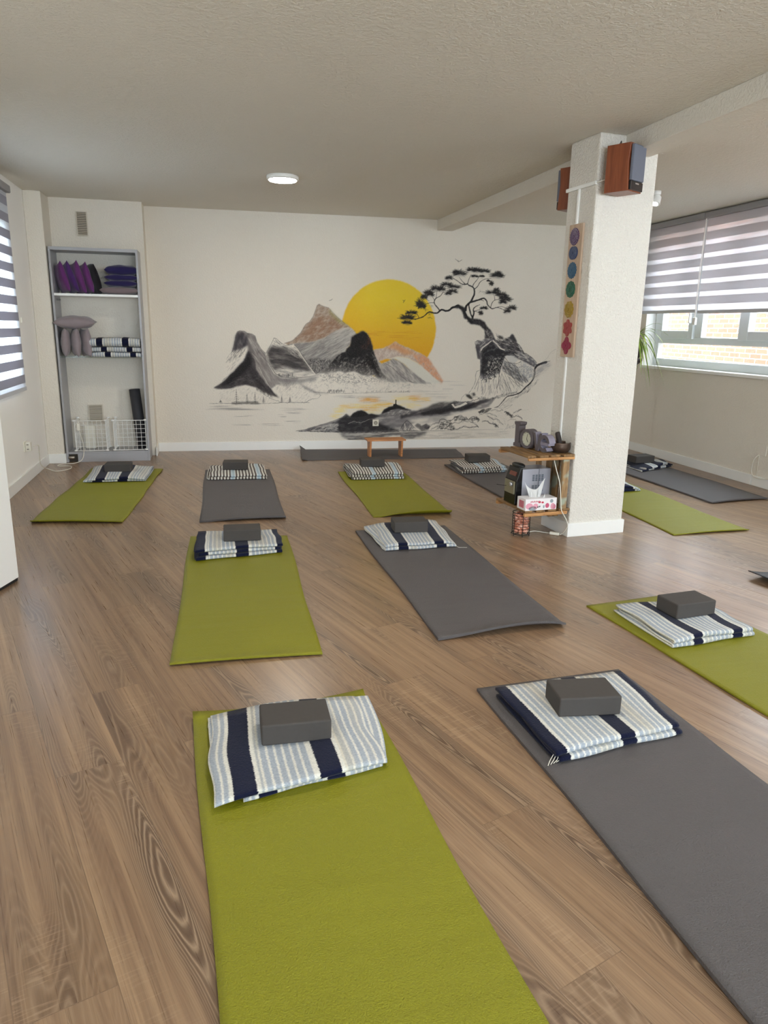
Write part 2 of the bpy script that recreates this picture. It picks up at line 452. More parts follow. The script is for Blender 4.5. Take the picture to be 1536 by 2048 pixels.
# zebra roller blinds
def fabric(name, rgb, transp, transl):
    t = NT(name); t.n.remove(t.b)
    c = (*lin(rgb), 1)
    weave = t.noise(t.N('ShaderNodeMapping', {'Vector': t.obj(), 'Scale': (1, 1, 12)}).outputs[0], 60, 2)
    df = t.N('ShaderNodeBsdfDiffuse', {'Color': c}); tl = t.N('ShaderNodeBsdfTranslucent', {'Color': c})
    m1 = t.N('ShaderNodeMixShader', {0: transl}); t.L(df.outputs[0], m1.inputs[1]); t.L(tl.outputs[0], m1.inputs[2])
    tp = t.N('ShaderNodeBsdfTransparent')
    fac = t.M('MULTIPLY_ADD', weave, .12, transp-.06, clamp=True)
    m2 = t.N('ShaderNodeMixShader', {0: fac if transp > 0 else 0.0}); t.L(m1.outputs[0], m2.inputs[1]); t.L(tp.outputs[0], m2.inputs[2])
    t.L(m2.outputs[0], t.out.inputs[0]); return t.m
M['bl_op'] = fabric('blind_opaque_band', (212, 212, 216), 0.0, .5)
M['bl_sh'] = fabric('blind_sheer_band', (240, 243, 248), .22, .6)
M['bl_opL'] = fabric('blind_opaque_band_grey', (172, 172, 184), 0.0, .22)
def blind(label, x, y0, y1, zt, zb, pitch, op, zfirst, side, M_op, group=None):
    r = thing('roller_blind', label, 'blind', (x, (y0+y1)/2, zb), 0, group)
    hw = (y1-y0)/2; h = zt-zb; t = .0015
    b = MB(); z = zfirst-zb
    # bands from the head down
    cur = h-.05
    edges = []
    while z > .05:
        edges.append(z); z -= pitch
    prev = cur
    for e in edges:
        if prev > e: b.box(-t, -hw, e, t, hw, prev, 1)       # sheer
        lo = max(e-op, .03)
        b.box(-t, -hw, lo, t, hw, e, 0); prev = lo
    if prev > .03: b.box(-t, -hw, .03, t, hw, prev, 1)
    b.build('blind_fabric', [M_op, M['bl_sh']], r)
    MB().box(-.008, -hw, 0, .008, hw, .032).build('bottom_bar', M['bl_bar'], r, bevel=.004)
    c = MB(); c.box(-.035, -hw-.01, h-.055, .035, hw+.01, h); c.build('head_rail', M['bl_head'], r, bevel=.008)
    return r
M['bl_bar'] = simple('blind_bar', (196, 198, 204), .4, var=.01)
M['bl_head'] = simple('blind_head', (150, 148, 150), .5, var=.01)
blind('grey zebra roller blind nearest the far corner of the long right window', XR-.055, 6.36, 7.33, 2.40, 1.495, .1165, .072, 2.345, 1, M['bl_op'], 'zebra blinds on the right window')
blind('grey zebra roller blind cut off by the right edge of the photo', XR-.055, 5.05, 6.335, 2.40, 1.485, .1165, .072, 2.345, 1, M['bl_op'], 'zebra blinds on the right window')
blL = blind('grey and white zebra blind on the left wall window', XL+.045, 5.0, 6.53, 2.315, .755, .1225, .066, 2.23, -1, M['bl_opL'])
# chain with clip between the two right blinds
c = MB(); c.tube([(XR-.07, 6.348, 2.35), (XR-.075, 6.352, 1.9), (XR-.07, 6.35, 1.44)], .003, 6); c.tube([(XR-.07, 6.343, 2.35), (XR-.07, 6.340, 1.44)], .003, 6)
ch = thing('blind_chain', 'white bead chain with clip hanging between the two right blinds', 'chain', (0, 0, 0))
c.build('chain', M['white'], ch); MB().box(XR-.085, 6.32, 1.38, XR-.06, 6.36, 1.45).build('clip', M['white'], ch, bevel=.005)

# white door leaf at the left edge
d = thing('door_1', None, None, (-.99, 3.886, 0), math.atan2(-.16, -.05)); struct(d)
MB().box(0, -.04, .018, .86, 0, 2.05).build('door_panel', M['white'], d, bevel=.003)
MB().box(.002, -.034, .002, .86, -.006, .02).build('door_seal', M['blackrubber'], d)
struct(MB().box(XL, 2.85, 0, -1.26, 3.03, H).build('wall_stub', M['smooth']))

# ceiling lamps
t = NT('lamp_diffuser'); t.set(base=(1., 1., 1.), emit=(1., .97, .90), estr=14.0); M['emit'] = t.m
def ceiling_lamp(x, y, label):
    r = thing('ceiling_lamp', label, 'lamp', (x, y, H), .1, 'flush ceiling lamps')
    MB().lathe([(.118, 0), (.122, -.004), (.122, -.022), (.114, -.03)], n=48).build('lamp_housing', M['white'], r, smooth=True)
    MB().lathe([(.108, -.028), (.104, -.036), (.06, -.040), (.001, -.041)], n=48).build('diffuser', M['emit'], r, smooth=True)
    L = bpy.data.lights.new('lamp_light', 'AREA'); L.shape = 'DISK'; L.size = .2; L.energy = LAMP_POWER; L.color = (1, .93, .82)
    lo = bpy.data.objects.new('lamp_light', L); SC.collection.objects.link(lo); lo.parent = r; lo.location = (0, 0, -.045)
    return r
ceiling_lamp(.625, 5.99, 'round white flush lamp glowing on the ceiling before the mural')
ceiling_lamp(.80, 2.35, 'round white flush lamp on the ceiling above the nearest mats')
sp = thing('ceiling_spotlight', 'small white spotlight on the ceiling right of the column', 'spotlight', (3.60, 5.62, H), .6)
MB().lathe([(.035, 0), (.035, -.025), (.03, -.03)], n=24).build('spot_base', M['white'], sp, smooth=True)
T = Matrix.Translation((0, 0, -.07)) @ Matrix.Rotation(.5, 4, 'Y')
MB().lathe([(.022, .045), (.036, .03), (.040, -.03), (.036, -.032)], n=24, T=T).build('spot_head', M['white'], sp, smooth=True)
MB().lathe([(.033, -.030), (.02, -.034), (.002, -.035)], n=24, T=T).build('spot_bulb', M['emit'], sp, smooth=True)

# ventilation grilles
def grille(x, z, w, h, n, label, y=YA):
    r = thing('vent_grille', label, 'vent', (x, y, z))
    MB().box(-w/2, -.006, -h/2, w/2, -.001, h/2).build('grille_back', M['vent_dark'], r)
    b = MB()
    for i in range(n):
        zz = -h/2+(i+.5)*h/n
        b.add([(-w/2, -.016, zz-h/n*.40), (w/2, -.016, zz-h/n*.40), (w/2, -.006, zz+h/n*.30), (-w/2, -.006, zz+h/n*.30), (-w/2, -.013, zz-h/n*.45), (w/2, -.013, zz-h/n*.45), (w/2, -.004, zz+h/n*.22), (-w/2, -.004, zz+h/n*.22)],
              [(0, 1, 2, 3), (7, 6, 5, 4), (0, 3, 7, 4), (1, 5, 6, 2), (0, 4, 5, 1), (3, 2, 6, 7)])
    b.build('louvre_slats', M['vent'], r)
    f = MB(); e = .008
    for q_ in ((-w/2-e, -h/2-e, -w/2, h/2+e), (w/2, -h/2-e, w/2+e, h/2+e), (-w/2, -h/2-e, w/2, -h/2), (-w/2, h/2, w/2, h/2+e)): f.box(q_[0], -.016, q_[1], q_[2], -.001, q_[3])
    f.build('grille_frame', M['vent'], r)
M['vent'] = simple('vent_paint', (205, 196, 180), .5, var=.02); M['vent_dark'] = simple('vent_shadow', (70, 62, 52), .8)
grille(-1.069, 2.19, .082, .20, 13, 'narrow wall vent high above the bookcase')
grille(-1.082, .43, .12, .165, 12, 'white wall vent low behind the wire grid panels')

# ================================================================== THE PAINTED MURAL
# painted in wall coordinates: millimetres along the wall from the alcove corner, and height in millimetres
G = 4.5
S0_, Z0_, NS_, NZ_ = 430, 96, 920, 436
RGB = np.zeros((NZ_, NS_, 3)); AL = np.zeros((NZ_, NS_))
NTAB = RNG.random((256, 256))
def vn(x, z, seed=0):
    x = x+seed*17.3; z = z+seed*9.1
    xi = np.floor(x).astype(int); zi = np.floor(z).astype(int)
    fx = x-xi; fz = z-zi; fx = fx*fx*(3-2*fx); fz = fz*fz*(3-2*fz)
    a = NTAB[zi & 255, xi & 255]; b_ = NTAB[zi & 255, (xi+1) & 255]; c = NTAB[(zi+1) & 255, xi & 255]; d_ = NTAB[(zi+1) & 255, (xi+1) & 255]
    return (a*(1-fx)+b_*fx)*(1-fz)+(c*(1-fx)+d_*fx)*fz
def fb(x, z, seed=0, o=3):
    s = 0; w = .5; tot = 0
    for i in range(o):
        s = s+w*vn(x*2**i, z*2**i, seed+i*5); tot += w; w *= .55
    return s/tot
def region(pts, mg):
    xs = [p[0] for p in pts]; zs = [p[1] for p in pts]
    i0 = max(0, int((min(xs)-mg-S0_)/G)); i1 = min(NS_, int((max(xs)+mg-S0_)/G)+2)
    j0 = max(0, int((min(zs)-mg-Z0_)/G)); j1 = min(NZ_, int((max(zs)+mg-Z0_)/G)+2)
    if i1 <= i0 or j1 <= j0: return None
    X, Z = np.meshgrid(S0_+np.arange(i0, i1)*G, Z0_+np.arange(j0, j1)*G)
    return (slice(j0, j1), slice(i0, i1)), X, Z
def inside(pts, X, Z):
    m = np.zeros(X.shape, bool); n = len(pts)
    for i in range(n):
        x1, z1 = pts[i]; x2, z2 = pts[(i+1) % n]
        if z1 == z2: continue
        c = (z1 > Z) != (z2 > Z)
        m ^= c & (X < (x2-x1)*(Z-z1)/(z2-z1)+x1)
    return m
def blur(a, r):
    r = int(round(r/G))
    if r < 1: return a
    for _ in range(2):
        for ax in (0, 1):
            p = np.pad(a, [(r+1, r) if k == ax else (0, 0) for k in (0, 1)], mode='edge').cumsum(ax)
            n = a.shape[ax]
            a = (np.take(p, range(2*r+1, 2*r+1+n), ax)-np.take(p, range(0, n), ax))/(2*r+1)
    return a
def put(sl, m, col):
    m = np.clip(m, 0, 1)[..., None]; col = np.asarray(col, float)
    a0 = AL[sl][..., None]; a1 = m+a0*(1-m)
    RGB[sl] = np.where(a1 > 1e-6, (col*m+RGB[sl]*a0*(1-m))/np.maximum(a1, 1e-6), RGB[sl])
    AL[sl] = a1[..., 0]
def hexc(r, g, b): return np.array([r, g, b])/255.
INK = hexc(32, 31, 35); GREY = hexc(112, 108, 106); PAPER = hexc(*WALL_RGB)
def fill(pts, col, a=1.0, soft=5, warp=8, tex=None, grad=None, grad2=None):
    R = region(pts, soft*2+warp+5)
    if R is None: return
    sl, X, Z = R
    wx = (fb(X/40, Z/40, 3)-.5)*2*warp*1.6; wz = (fb(X/40, Z/40, 8)-.5)*2*warp*1.6
    m = blur(inside(pts, X+wx, Z+wz).astype(float), soft)*a
    if tex:
        sc, st, ang, lo, hi, c0, c1 = tex
        ca, sa = math.cos(math.radians(ang)), math.sin(math.radians(ang))
        u = (X*ca+Z*sa)/(sc*st); v = (-X*sa+Z*ca)/sc
        t = np.clip((fb(u, v, int(sc) % 13+2)-c0)/(c1-c0), 0, 1)
        m = m*(lo+(hi-lo)*t)
    for g_ in (grad, grad2):
        if g_:
            (p0, p1), a0, a1 = g_
            dx, dz = p1[0]-p0[0], p1[1]-p0[1]
            t = np.clip(((X-p0[0])*dx+(Z-p0[1])*dz)/(dx*dx+dz*dz), 0, 1)
            m = m*(a0+(a1-a0)*t)
    put(sl, m, col)
def stroke(pts, w, col=INK, a=1.0, rough=0.0):
    n = len(pts)
    if not isinstance(w, (list, tuple)): w = [w]*n
    if len(w) == 2 and n > 2: w = [w[0]+(w[1]-w[0])*i/(n-1) for i in range(n)]
    R = region(pts, max(w)+6)
    if R is None: return
    sl, X, Z = R
    best = np.full(X.shape, -1e9)
    for i in range(n-1):
        (x1, z1), (x2, z2) = pts[i], pts[i+1]
        dx, dz = x2-x1, z2-z1; L = dx*dx+dz*dz+1e-9
        t = np.clip(((X-x1)*dx+(Z-z1)*dz)/L, 0, 1)
        d = np.hypot(X-x1-t*dx, Z-z1-t*dz)
        best = np.maximum(best, (w[i]+(w[i+1]-w[i])*t)/2-d)
    if rough: best = best+(fb(X/14, Z/14, 5)-.5)*rough
    wm = max(max(w), 1)
    put(sl, np.clip(best/G+.5, 0, 1)*min(1, wm/G*1.0+.1)*a, col)
def smooth_path(pts, n=5):
    out = []
    for i in range(len(pts)-1):
        p0 = pts[max(i-1, 0)]; p1 = pts[i]; p2 = pts[i+1]; p3 = pts[min(i+2, len(pts)-1)]
        for k in range(n):
            t = k/n
            out.append(tuple(.5*((2*p1[j])+(-p0[j]+p2[j])*t+(2*p0[j]-5*p1[j]+4*p2[j]-p3[j])*t*t+(-p0[j]+3*p1[j]-3*p2[j]+p3[j])*t**3) for j in (0, 1)))
    out.append(pts[-1]); return out
def branch(pts, w0, w1, col=INK, a=1.0):
    q = smooth_path(pts, 5); n = len(q)
    stroke(q, [w0+(w1-w0)*i/(n-1) for i in range(n)], col, a, rough=min(5, w0*.3))
def inpoly(pts, n):
    xs = [p[0] for p in pts]; zs = [p[1] for p in pts]; out = []
    k = 0
    while len(out) < n and k < n*30:
        X = RNG.uniform(min(xs), max(xs), 60); Z = RNG.uniform(min(zs), max(zs), 60); k += 60
        m = inside(pts, X, Z); out += list(zip(X[m], Z[m]))
    return out[:n]
def hatch(pts, ang, n, L, w=3, col=INK, a=.5, spread=15, bend=0):
    for (x, z) in inpoly(pts, n):
        an = math.radians(ang+RNG.uniform(-spread, spread)); l = L*RNG.uniform(.5, 1.2)/2
        c, s = math.cos(an)*l, math.sin(an)*l
        stroke([(x-c, z-s), (x+s*bend, z-c*bend), (x+c, z+s)], w*RNG.uniform(.6, 1.2), col, a*RNG.uniform(.5, 1))
def squiggle(pts, w=4, col=INK, a=.8, amp=8, step=14):
    q = []
    for (x1, z1), (x2, z2) in zip(pts[:-1], pts[1:]):
        n = max(2, int(math.hypot(x2-x1, z2-z1)/step))
        for k in range(n):
            t = k/n; q.append((x1+(x2-x1)*t+RNG.uniform(-amp, amp)*.6, z1+(z2-z1)*t+RNG.uniform(-amp, amp)))
    q.append(pts[-1])
    stroke(q, [w*RNG.uniform(.4, 1.3) for _ in q], col, a)
def tuft(c, rx, rz, n=90, col=INK):
    cx, cz = c
    # soft core, then needles fanning out and up
    el = [(cx+rx*.75*math.cos(t), cz+rz*.6*math.sin(t)) for t in np.linspace(0, 2*PI, 16, endpoint=False)]
    fill(el, col, .62, 7, 10)
    for _ in range(n):
        an = RNG.uniform(-.25, 1.25)*PI if rz < rx*.8 else RNG.uniform(0, 2*PI)
        r0 = RNG.uniform(0, .6)
        x0 = cx+math.cos(an)*rx*r0; z0 = cz+math.sin(an)*rz*r0*.8
        l = RNG.uniform(.35, .72); an += RNG.uniform(-.3, .3)
        stroke([(x0, z0), (x0+math.cos(an)*rx*l, z0+math.sin(an)*rz*l*1.25+3)], [5, 1.6], col, RNG.uniform(.6, 1))
def pine(base, h, w):
    x, z = base
    stroke([(x, z), (x, z+h)], [5, 2], INK, .9)
    k = 5
    for i in range(k):
        zz = z+h*(.12+.8*i/k); ww = w*(1-i/k)*.6
        stroke([(x-ww, zz-3), (x, zz+5), (x+ww, zz-3)], [2.5, 4.5, 2.5], INK, .75)

SHEETS = {'A': [1.307879, -0.0792524, 521.1213, -0.01971229, -1.375027, 2118.165, -3.300421e-05, -4.254963e-05], 'B': [1.360425, -0.08243646, 2134.144, -0.02050426, -1.43027, 2179.269, -3.433019e-05, -4.425911e-05], 'E': [0.9168243, -0.05555599, 2453.05, -0.01381833, -0.9638948, 2092.695, -2.313597e-05, -2.982732e-05], 'F': [0.7514807, -0.04553681, 3137.754, -0.01132628, -0.7900624, 1291.036, -1.896355e-05, -2.444815e-05]}   # painter's sketch sheets -> wall millimetres
def sheet(k, u, v):
    h = SHEETS[k]; w = h[6]*u+h[7]*v+1
    return ((h[0]*u+h[1]*v+h[2])/w, (h[3]*u+h[4]*v+h[5])/w)
def paint_mural():
    # sun disc
    sc_ = [(2461, 1283)][0]; rad = [(2977, 1291)][0][0]-sc_[0]
    sun = [(sc_[0]+rad*math.cos(t), sc_[1]+rad*math.sin(t)) for t in np.linspace(0, 2*PI, 72, endpoint=False)]
    fill(sun, hexc(234, 204, 38), .97, 5, 3)
    fill(sun, hexc(235, 205, 70), .5, 5, 3, tex=(60, 1.5, 0, 0, 1, .4, .7))
    fill(sun, hexc(222, 158, 28), .9, 6, 3, grad=([(2452, 1590), (2464, 964)], 0, 1))
    fill(sun, hexc(224, 170, 30), .45, 6, 3, grad=([(2251, 1277), (1981, 1272)], 0, 1))
    for i in range(26):
        z = [(2458, 1270)][0][1]-i*3.2+RNG.uniform(-3, 3); x = sc_[0]+RNG.uniform(-330, 330); l = RNG.uniform(80, 260)
        stroke([(x-l/2, z), (x, z+RNG.uniform(-4, 4)), (x+l/2, z)], [1, 5, 1], hexc(196, 120, 30), .35)
    stroke([(2851, 1200), (3004, 1211)], [4, 1], hexc(220, 170, 60), .8)
    # ---- orange range, far right
    r5 = [(2234, 1031), (2308, 1075), (2413, 1091), (2480, 1127), (2532, 1161), (2609, 1119), (2748, 1068), (2826, 1030), (2904, 982), (2985, 877), (3081, 743), (3054, 710), (2981, 773), (2877, 861), (2782, 934), (2673, 989), (2566, 1005), (2491, 978), (2415, 972), (2295, 930)]
    fill(r5, PAPER, 1, 3, 4)
    fill(r5, hexc(172, 148, 136), .75, 4, 4, tex=(18, 2, 60, .5, 1, .3, .7))
    fill([(2413, 1091), (2533, 1157), (2640, 1093), (2779, 1037), (2642, 1021), (2519, 1077)], hexc(222, 146, 84), .6, 14, 6)
    fill([(2718, 1021), (2826, 1030), (2904, 982), (2985, 877), (3081, 743), (3054, 710), (2981, 773), (2877, 861), (2782, 934)], hexc(222, 158, 118), .85, 8, 4, tex=(14, 2, -50, .5, 1, .3, .6))
    hatch(r5, -55, 150, 26, 2.5, hexc(120, 98, 92), .5); hatch(r5, 60, 90, 22, 2.5, PAPER, .5)
    r5w = [(2445, 975), (2566, 1005), (2673, 989), (2782, 934), (2877, 861), (2981, 773), (3070, 713), (2866, 712), (2755, 801), (2645, 911), (2536, 976)]
    fill(r5w, PAPER, 1, 4, 3)
    fill(r5w, hexc(205, 208, 196), .5, 5, 3)
    r5b = [(2235, 930), (2325, 974), (2386, 924), (2446, 949), (2506, 981), (2583, 954), (2660, 896), (2755, 823), (2865, 742), (2945, 710), (2789, 709), (2649, 727), (2542, 715), (2419, 741), (2343, 785), (2281, 843)]
    fill(r5b, PAPER, 1, 3, 3)
    fill(r5b, hexc(120, 116, 116), .72, 5, 4, tex=(22, 3, -50, .45, 1, .3, .7))
    hatch(r5b, -48, 170, 40, 2.5, INK, .45, 12)
    squiggle([(2416, 931), (2508, 881), (2586, 808), (2664, 742), (2758, 720)], 3.5, INK, .7, 4)
    stroke([(2529, 976), (2645, 896), (2755, 809), (2882, 727)], 2.5, INK, .5)
    # ---- brown peak
    m1 = [(1705, 1529), (1755, 1508), (1805, 1497), (1841, 1449), (1892, 1408), (1936, 1367), (1980, 1340), (2046, 1292), (2105, 1229), (2054, 1158), (1892, 1127), (1601, 1067), (1442, 1079), (1336, 1124), (1429, 1156), (1509, 1234), (1567, 1326), (1603, 1347), (1644, 1404), (1669, 1473), (1683, 1515)]
    fill(m1, PAPER, 1, 3, 3)
    fill(m1, hexc(146, 122, 104), .85, 4, 3, tex=(16, 2, 35, .62, 1, .3, .65))
    fill([(1690, 1405), (1863, 1408), (1951, 1298), (1747, 1182), (1544, 1151), (1458, 1150), (1574, 1291)], hexc(140, 100, 76), .6, 20, 10, tex=(24, 2, 30, .3, 1, .35, .65))
    fill([(1805, 1490), (1980, 1340), (2046, 1292), (1907, 1353), (1820, 1435)], hexc(150, 150, 84), .55, 14, 5)
    hatch(m1, 35, 380, 18, 2.4, hexc(90, 74, 66), .55, 40)
    hatch(m1, 20, 300, 16, 2.4, hexc(214, 190, 150), .55, 50)
    stroke([(1336, 1124), (1429, 1156), (1509, 1234), (1567, 1326), (1603, 1347), (1644, 1404), (1669, 1473), (1688, 1518), (1705, 1529), (1755, 1508), (1805, 1497), (1892, 1408), (1980, 1340)], 3.5, INK, .6)
    # ---- grey slope in front of it
    m1b = [(1385, 1114), (1457, 1129), (1572, 1134), (1674, 1155), (1776, 1193), (1863, 1251), (1951, 1295), (2009, 1299), (2061, 1278), (2101, 1226), (2054, 1165), (2032, 1107), (1966, 1028), (1878, 984), (1789, 883), (1731, 832), (1672, 803), (1599, 796), (1455, 924)]
    fill(m1b, PAPER, 1, 3, 3)
    fill(m1b, hexc(116, 113, 112), .85, 6, 4, tex=(20, 5, 28, .6, 1, .3, .7), grad=([(1746, 1069), (2068, 1229)], 1, .55))
    hatch(m1b, 30, 420, 55, 2.5, hexc(72, 70, 72), .5, 10, .1)
    hatch(m1b, 30, 240, 45, 2.5, PAPER, .45, 12)
    fill([(1585, 967), (1819, 969), (1863, 948), (1745, 840), (1657, 810), (1599, 882)], INK, .6, 8, 6, tex=(7, .4, 0, 0, 1, .45, .55))
    hatch([(1600, 953), (1819, 962), (1848, 927), (1716, 832), (1643, 839)], 90, 90, 20, 3, INK, .8, 8)
    hatch([(1599, 896), (1775, 905), (1716, 832), (1643, 832)], 90, 60, 14, 3, PAPER, .8, 8)
    # ---- middle valley hill
    m2 = [(1233, 1181), (1258, 1172), (1300, 1134), (1350, 1103), (1428, 1118), (1478, 1065), (1521, 995), (1585, 903), (1664, 803), (1569, 781), (1438, 766), (1308, 771), (1230, 811), (1188, 879), (1164, 949), (1149, 1027), (1186, 1090), (1212, 1139)]
    fill(m2, PAPER, 1, 3, 3)
    fill([(1214, 1097), (1371, 1085), (1478, 1051), (1585, 903), (1628, 839), (1454, 859), (1310, 880), (1223, 851), (1168, 950), (1152, 1027), (1178, 1076)], hexc(48, 45, 48), .88, 14, 8, tex=(30, 4, -8, .7, 1, .3, .6))
    fill([(1223, 851), (1339, 880), (1599, 853), (1657, 803), (1453, 773), (1294, 777)], hexc(120, 117, 116), .5, 14, 8, tex=(18, 3, 0, .2, 1, .4, .6))
    hatch(m2, -20, 260, 34, 2.5, INK, .55, 15)
    hatch([(1371, 1092), (1485, 1051), (1542, 953), (1455, 980), (1384, 1036)], -35, 60, 34, 3, PAPER, .7, 10)
    hatch([(1215, 1160), (1272, 1154), (1342, 1099), (1214, 1097)], -40, 30, 20, 3, INK, .6)
    stroke([(1149, 1027), (1186, 1090), (1233, 1181), (1258, 1172), (1300, 1134), (1350, 1103), (1428, 1118)], 3.5, INK, .8)
    stroke([(1428, 1118), (1478, 1065), (1521, 995), (1585, 903), (1664, 803)], 7, PAPER, .95, 2); stroke([(1440, 1114), (1485, 1066), (1531, 995), (1596, 903), (1672, 813)], 2.5, INK, .8)
    hatch([(1265, 801), (1439, 802), (1438, 781), (1265, 780)], 90, 26, 26, 4, INK, .8, 5)
    # ---- far left mountain
    m3 = [(841, 1196), (856, 1235), (881, 1247), (930, 1242), (957, 1223), (1013, 1213), (1036, 1197), (1053, 1137), (1093, 1068), (1141, 1017), (1157, 949), (1188, 879), (1230, 808), (1308, 766), (1482, 763), (1452, 709), (1364, 665), (1249, 694), (1190, 650), (1246, 564), (1090, 650), (920, 693), (735, 650), (602, 660), (710, 735), (827, 855), (914, 947), (929, 996), (887, 989), (798, 1037), (818, 1100)]
    fill(m3, PAPER, 1, 3, 3)
    fill(m3, hexc(104, 98, 98), .9, 6, 4, tex=(30, 4, -60, .65, 1, .3, .65), grad=([(1023, 807), (1379, 680)], 1, .5))
    fill([(841, 1196), (874, 1241), (936, 1236), (970, 1198), (946, 1073), (875, 1059), (798, 1037), (818, 1100)], hexc(52, 50, 58), .85, 12, 6, tex=(26, 3, 80, .5, 1, .3, .6))
    fade = [(798, 1037), (889, 1059), (960, 1101), (958, 1018), (914, 947), (798, 848), (710, 735), (670, 777), (745, 918)]
    fill(fade, PAPER, 1, 10, 4)
    hatch([(784, 1037), (889, 1059), (946, 1073), (887, 989), (745, 918), (732, 946)], 52, 60, 52, 3, INK, .6, 6)
    hatch([(746, 946), (915, 975), (770, 834), (729, 876)], 50, 30, 40, 2.5, INK, .45, 6)
    cone = [(969, 1049), (989, 1011), (1020, 962), (1033, 913), (1041, 850), (1079, 793), (1134, 708), (1205, 636), (1275, 557), (1189, 578), (1075, 636), (1005, 682), (935, 696), (849, 693), (764, 657), (637, 647), (595, 660), (703, 728), (812, 834), (914, 940), (937, 1004)]
    fill(cone, hexc(52, 48, 52), .92, 5, 4, tex=(34, 4, -55, .72, 1, .3, .6))
    fill([(969, 1049), (943, 990), (928, 947), (826, 848), (724, 735), (666, 678), (808, 721), (924, 835), (968, 877), (997, 920)], hexc(22, 21, 25), .9, 12, 5)
    fill([(967, 849), (1001, 800), (1064, 736), (1133, 665), (1077, 693), (1007, 750)], hexc(26, 24, 28), .6, 8, 4)
    hatch(cone, -45, 320, 40, 2.5, INK, .45, 18)
    hatch([(810, 778), (1023, 807), (1105, 693), (878, 707), (736, 664)], 15, 120, 40, 2.5, hexc(150, 146, 142), .5, 12)
    stroke([(1000, 1018), (1041, 977), (1062, 935)], 4, PAPER, .7); stroke([(1067, 878), (1108, 793), (1163, 694), (1226, 607), (1275, 549)], 4, PAPER, .75)
    hatch(m3, -60, 200, 46, 2.5, INK, .4, 10); hatch([(936, 1212), (1033, 1192), (1127, 1019), (1167, 893), (1070, 977), (1002, 1088)], -62, 110, 50, 2.5, PAPER, .4, 8)
    stroke([(798, 1037), (818, 1100), (841, 1196), (856, 1235), (881, 1247), (930, 1242), (957, 1223), (1013, 1213), (1036, 1197), (1053, 1137), (1093, 1068), (1144, 1017)], 4, INK, .75)
    stroke([(1141, 1017), (1157, 949), (1188, 879), (1230, 808)], 5, PAPER, .8); stroke([(1150, 999), (1165, 935), (1198, 872), (1237, 815), (1308, 777), (1438, 766), (1598, 781), (1701, 803)], 4, INK, .9)
    hatch([(597, 692), (826, 834), (737, 707), (609, 636)], 38, 40, 50, 2.5, INK, .5, 6)
    # ---- black centre mountain
    m4 = [(2172, 1267), (2209, 1248), (2234, 1217), (2262, 1153), (2281, 1089), (2309, 1003), (2340, 931), (2379, 843), (2433, 785), (2488, 734), (2419, 726), (2358, 755), (2297, 799), (2237, 784), (2161, 806), (2071, 842), (1982, 819), (1907, 841), (1819, 804), (1723, 818), (1657, 796), (1716, 832), (1797, 890), (1870, 977), (1907, 1013), (1981, 1050), (2037, 1108), (2054, 1172), (2057, 1197), (2091, 1222), (2135, 1237)]
    fill(m4, PAPER, 1, 4, 4)
    fill(m4, hexc(22, 21, 25), .98, 4, 6, tex=(13, 1.4, 50, .62, 1, .25, .5), grad=([(2175, 929), (2161, 769)], 1, .45))
    fill([(2172, 1267), (2224, 1231), (2262, 1153), (2281, 1089), (2159, 987), (1966, 985), (2040, 1108), (2057, 1197)], hexc(22, 21, 25), .85, 10, 4)
    fill([(2167, 1016), (2264, 1002), (2326, 872), (2388, 755), (2311, 843), (2220, 930)], hexc(18, 17, 21), .85, 8, 5)
    fill([(2209, 1217), (2247, 1189), (2270, 1089), (2225, 1131)], hexc(150, 84, 52), .55, 8, 5, tex=(10, 1, 0, 0, 1, .4, .6))
    fill([(2151, 1130), (2225, 1124), (2211, 1074), (2158, 1088)], hexc(130, 84, 66), .45, 8, 5, tex=(10, 1, 0, 0, 1, .4, .6))
    hatch([(2026, 971), (2189, 1002), (2280, 930), (2266, 813), (2041, 841), (1893, 840), (1937, 942)], 60, 260, 12, 3, PAPER, .45, 60)
    hatch([(2271, 1031), (2301, 1003), (2387, 807), (2326, 858)], -65, 40, 30, 3, PAPER, .5, 10)
    # misty forest below
    mist = [(1365, 723), (1540, 752), (1716, 818), (1908, 833), (2161, 798), (2282, 784), (2480, 726), (2705, 719), (2707, 638), (2193, 637), (1685, 629), (1539, 694)]
    fill(mist, PAPER, .85, 12, 8)
    fill([(1716, 818), (1907, 841), (2161, 806), (2312, 784), (2404, 726), (2042, 710), (1745, 738)], GREY, .5, 12, 12, tex=(11, 1, 0, 0, 1, .5, .62))
    for _ in range(260):
        x, z = inpoly(mist, 1)[0]; r = RNG.uniform(6, 14); a0 = RNG.uniform(0, 6)
        stroke([(x+r*math.cos(a0+t), z+r*math.sin(a0+t)*.8) for t in (0, .8, 1.6, 2.4, 3.2)], 2.4, hexc(90, 88, 90), RNG.uniform(.25, .6))
    fill([(2373, 785), (2541, 741), (2788, 727), (3007, 713), (2977, 668), (2451, 674)], hexc(190, 190, 180), .4, 10, 8, tex=(9, 1, 0, 0, 1, .45, .6))
    # low hills at the left shore
    hills = [(1249, 694), (1364, 680), (1481, 738), (1598, 695), (1671, 622), (1715, 593), (1626, 542), (1537, 505), (1361, 498), (1290, 549)]
    fill(hills, PAPER, .7, 10, 6)
    for reg, n in ((hills, 150), ([(650, 636), (821, 671), (1019, 650), (1218, 564), (1245, 513), (660, 521)], 190), ([(1220, 708), (1452, 723), (1451, 651), (1248, 636)], 60)):
        for (x, z) in inpoly(reg, n):
            r = RNG.uniform(6, 16); an = RNG.uniform(20, 75)
            c, s = math.cos(math.radians(an))*r, math.sin(math.radians(an))*r
            stroke([(x-c, z-s), (x, z+RNG.uniform(-3, 3)), (x+c, z+s)], 2.4, hexc(84, 80, 80), RNG.uniform(.2, .6))
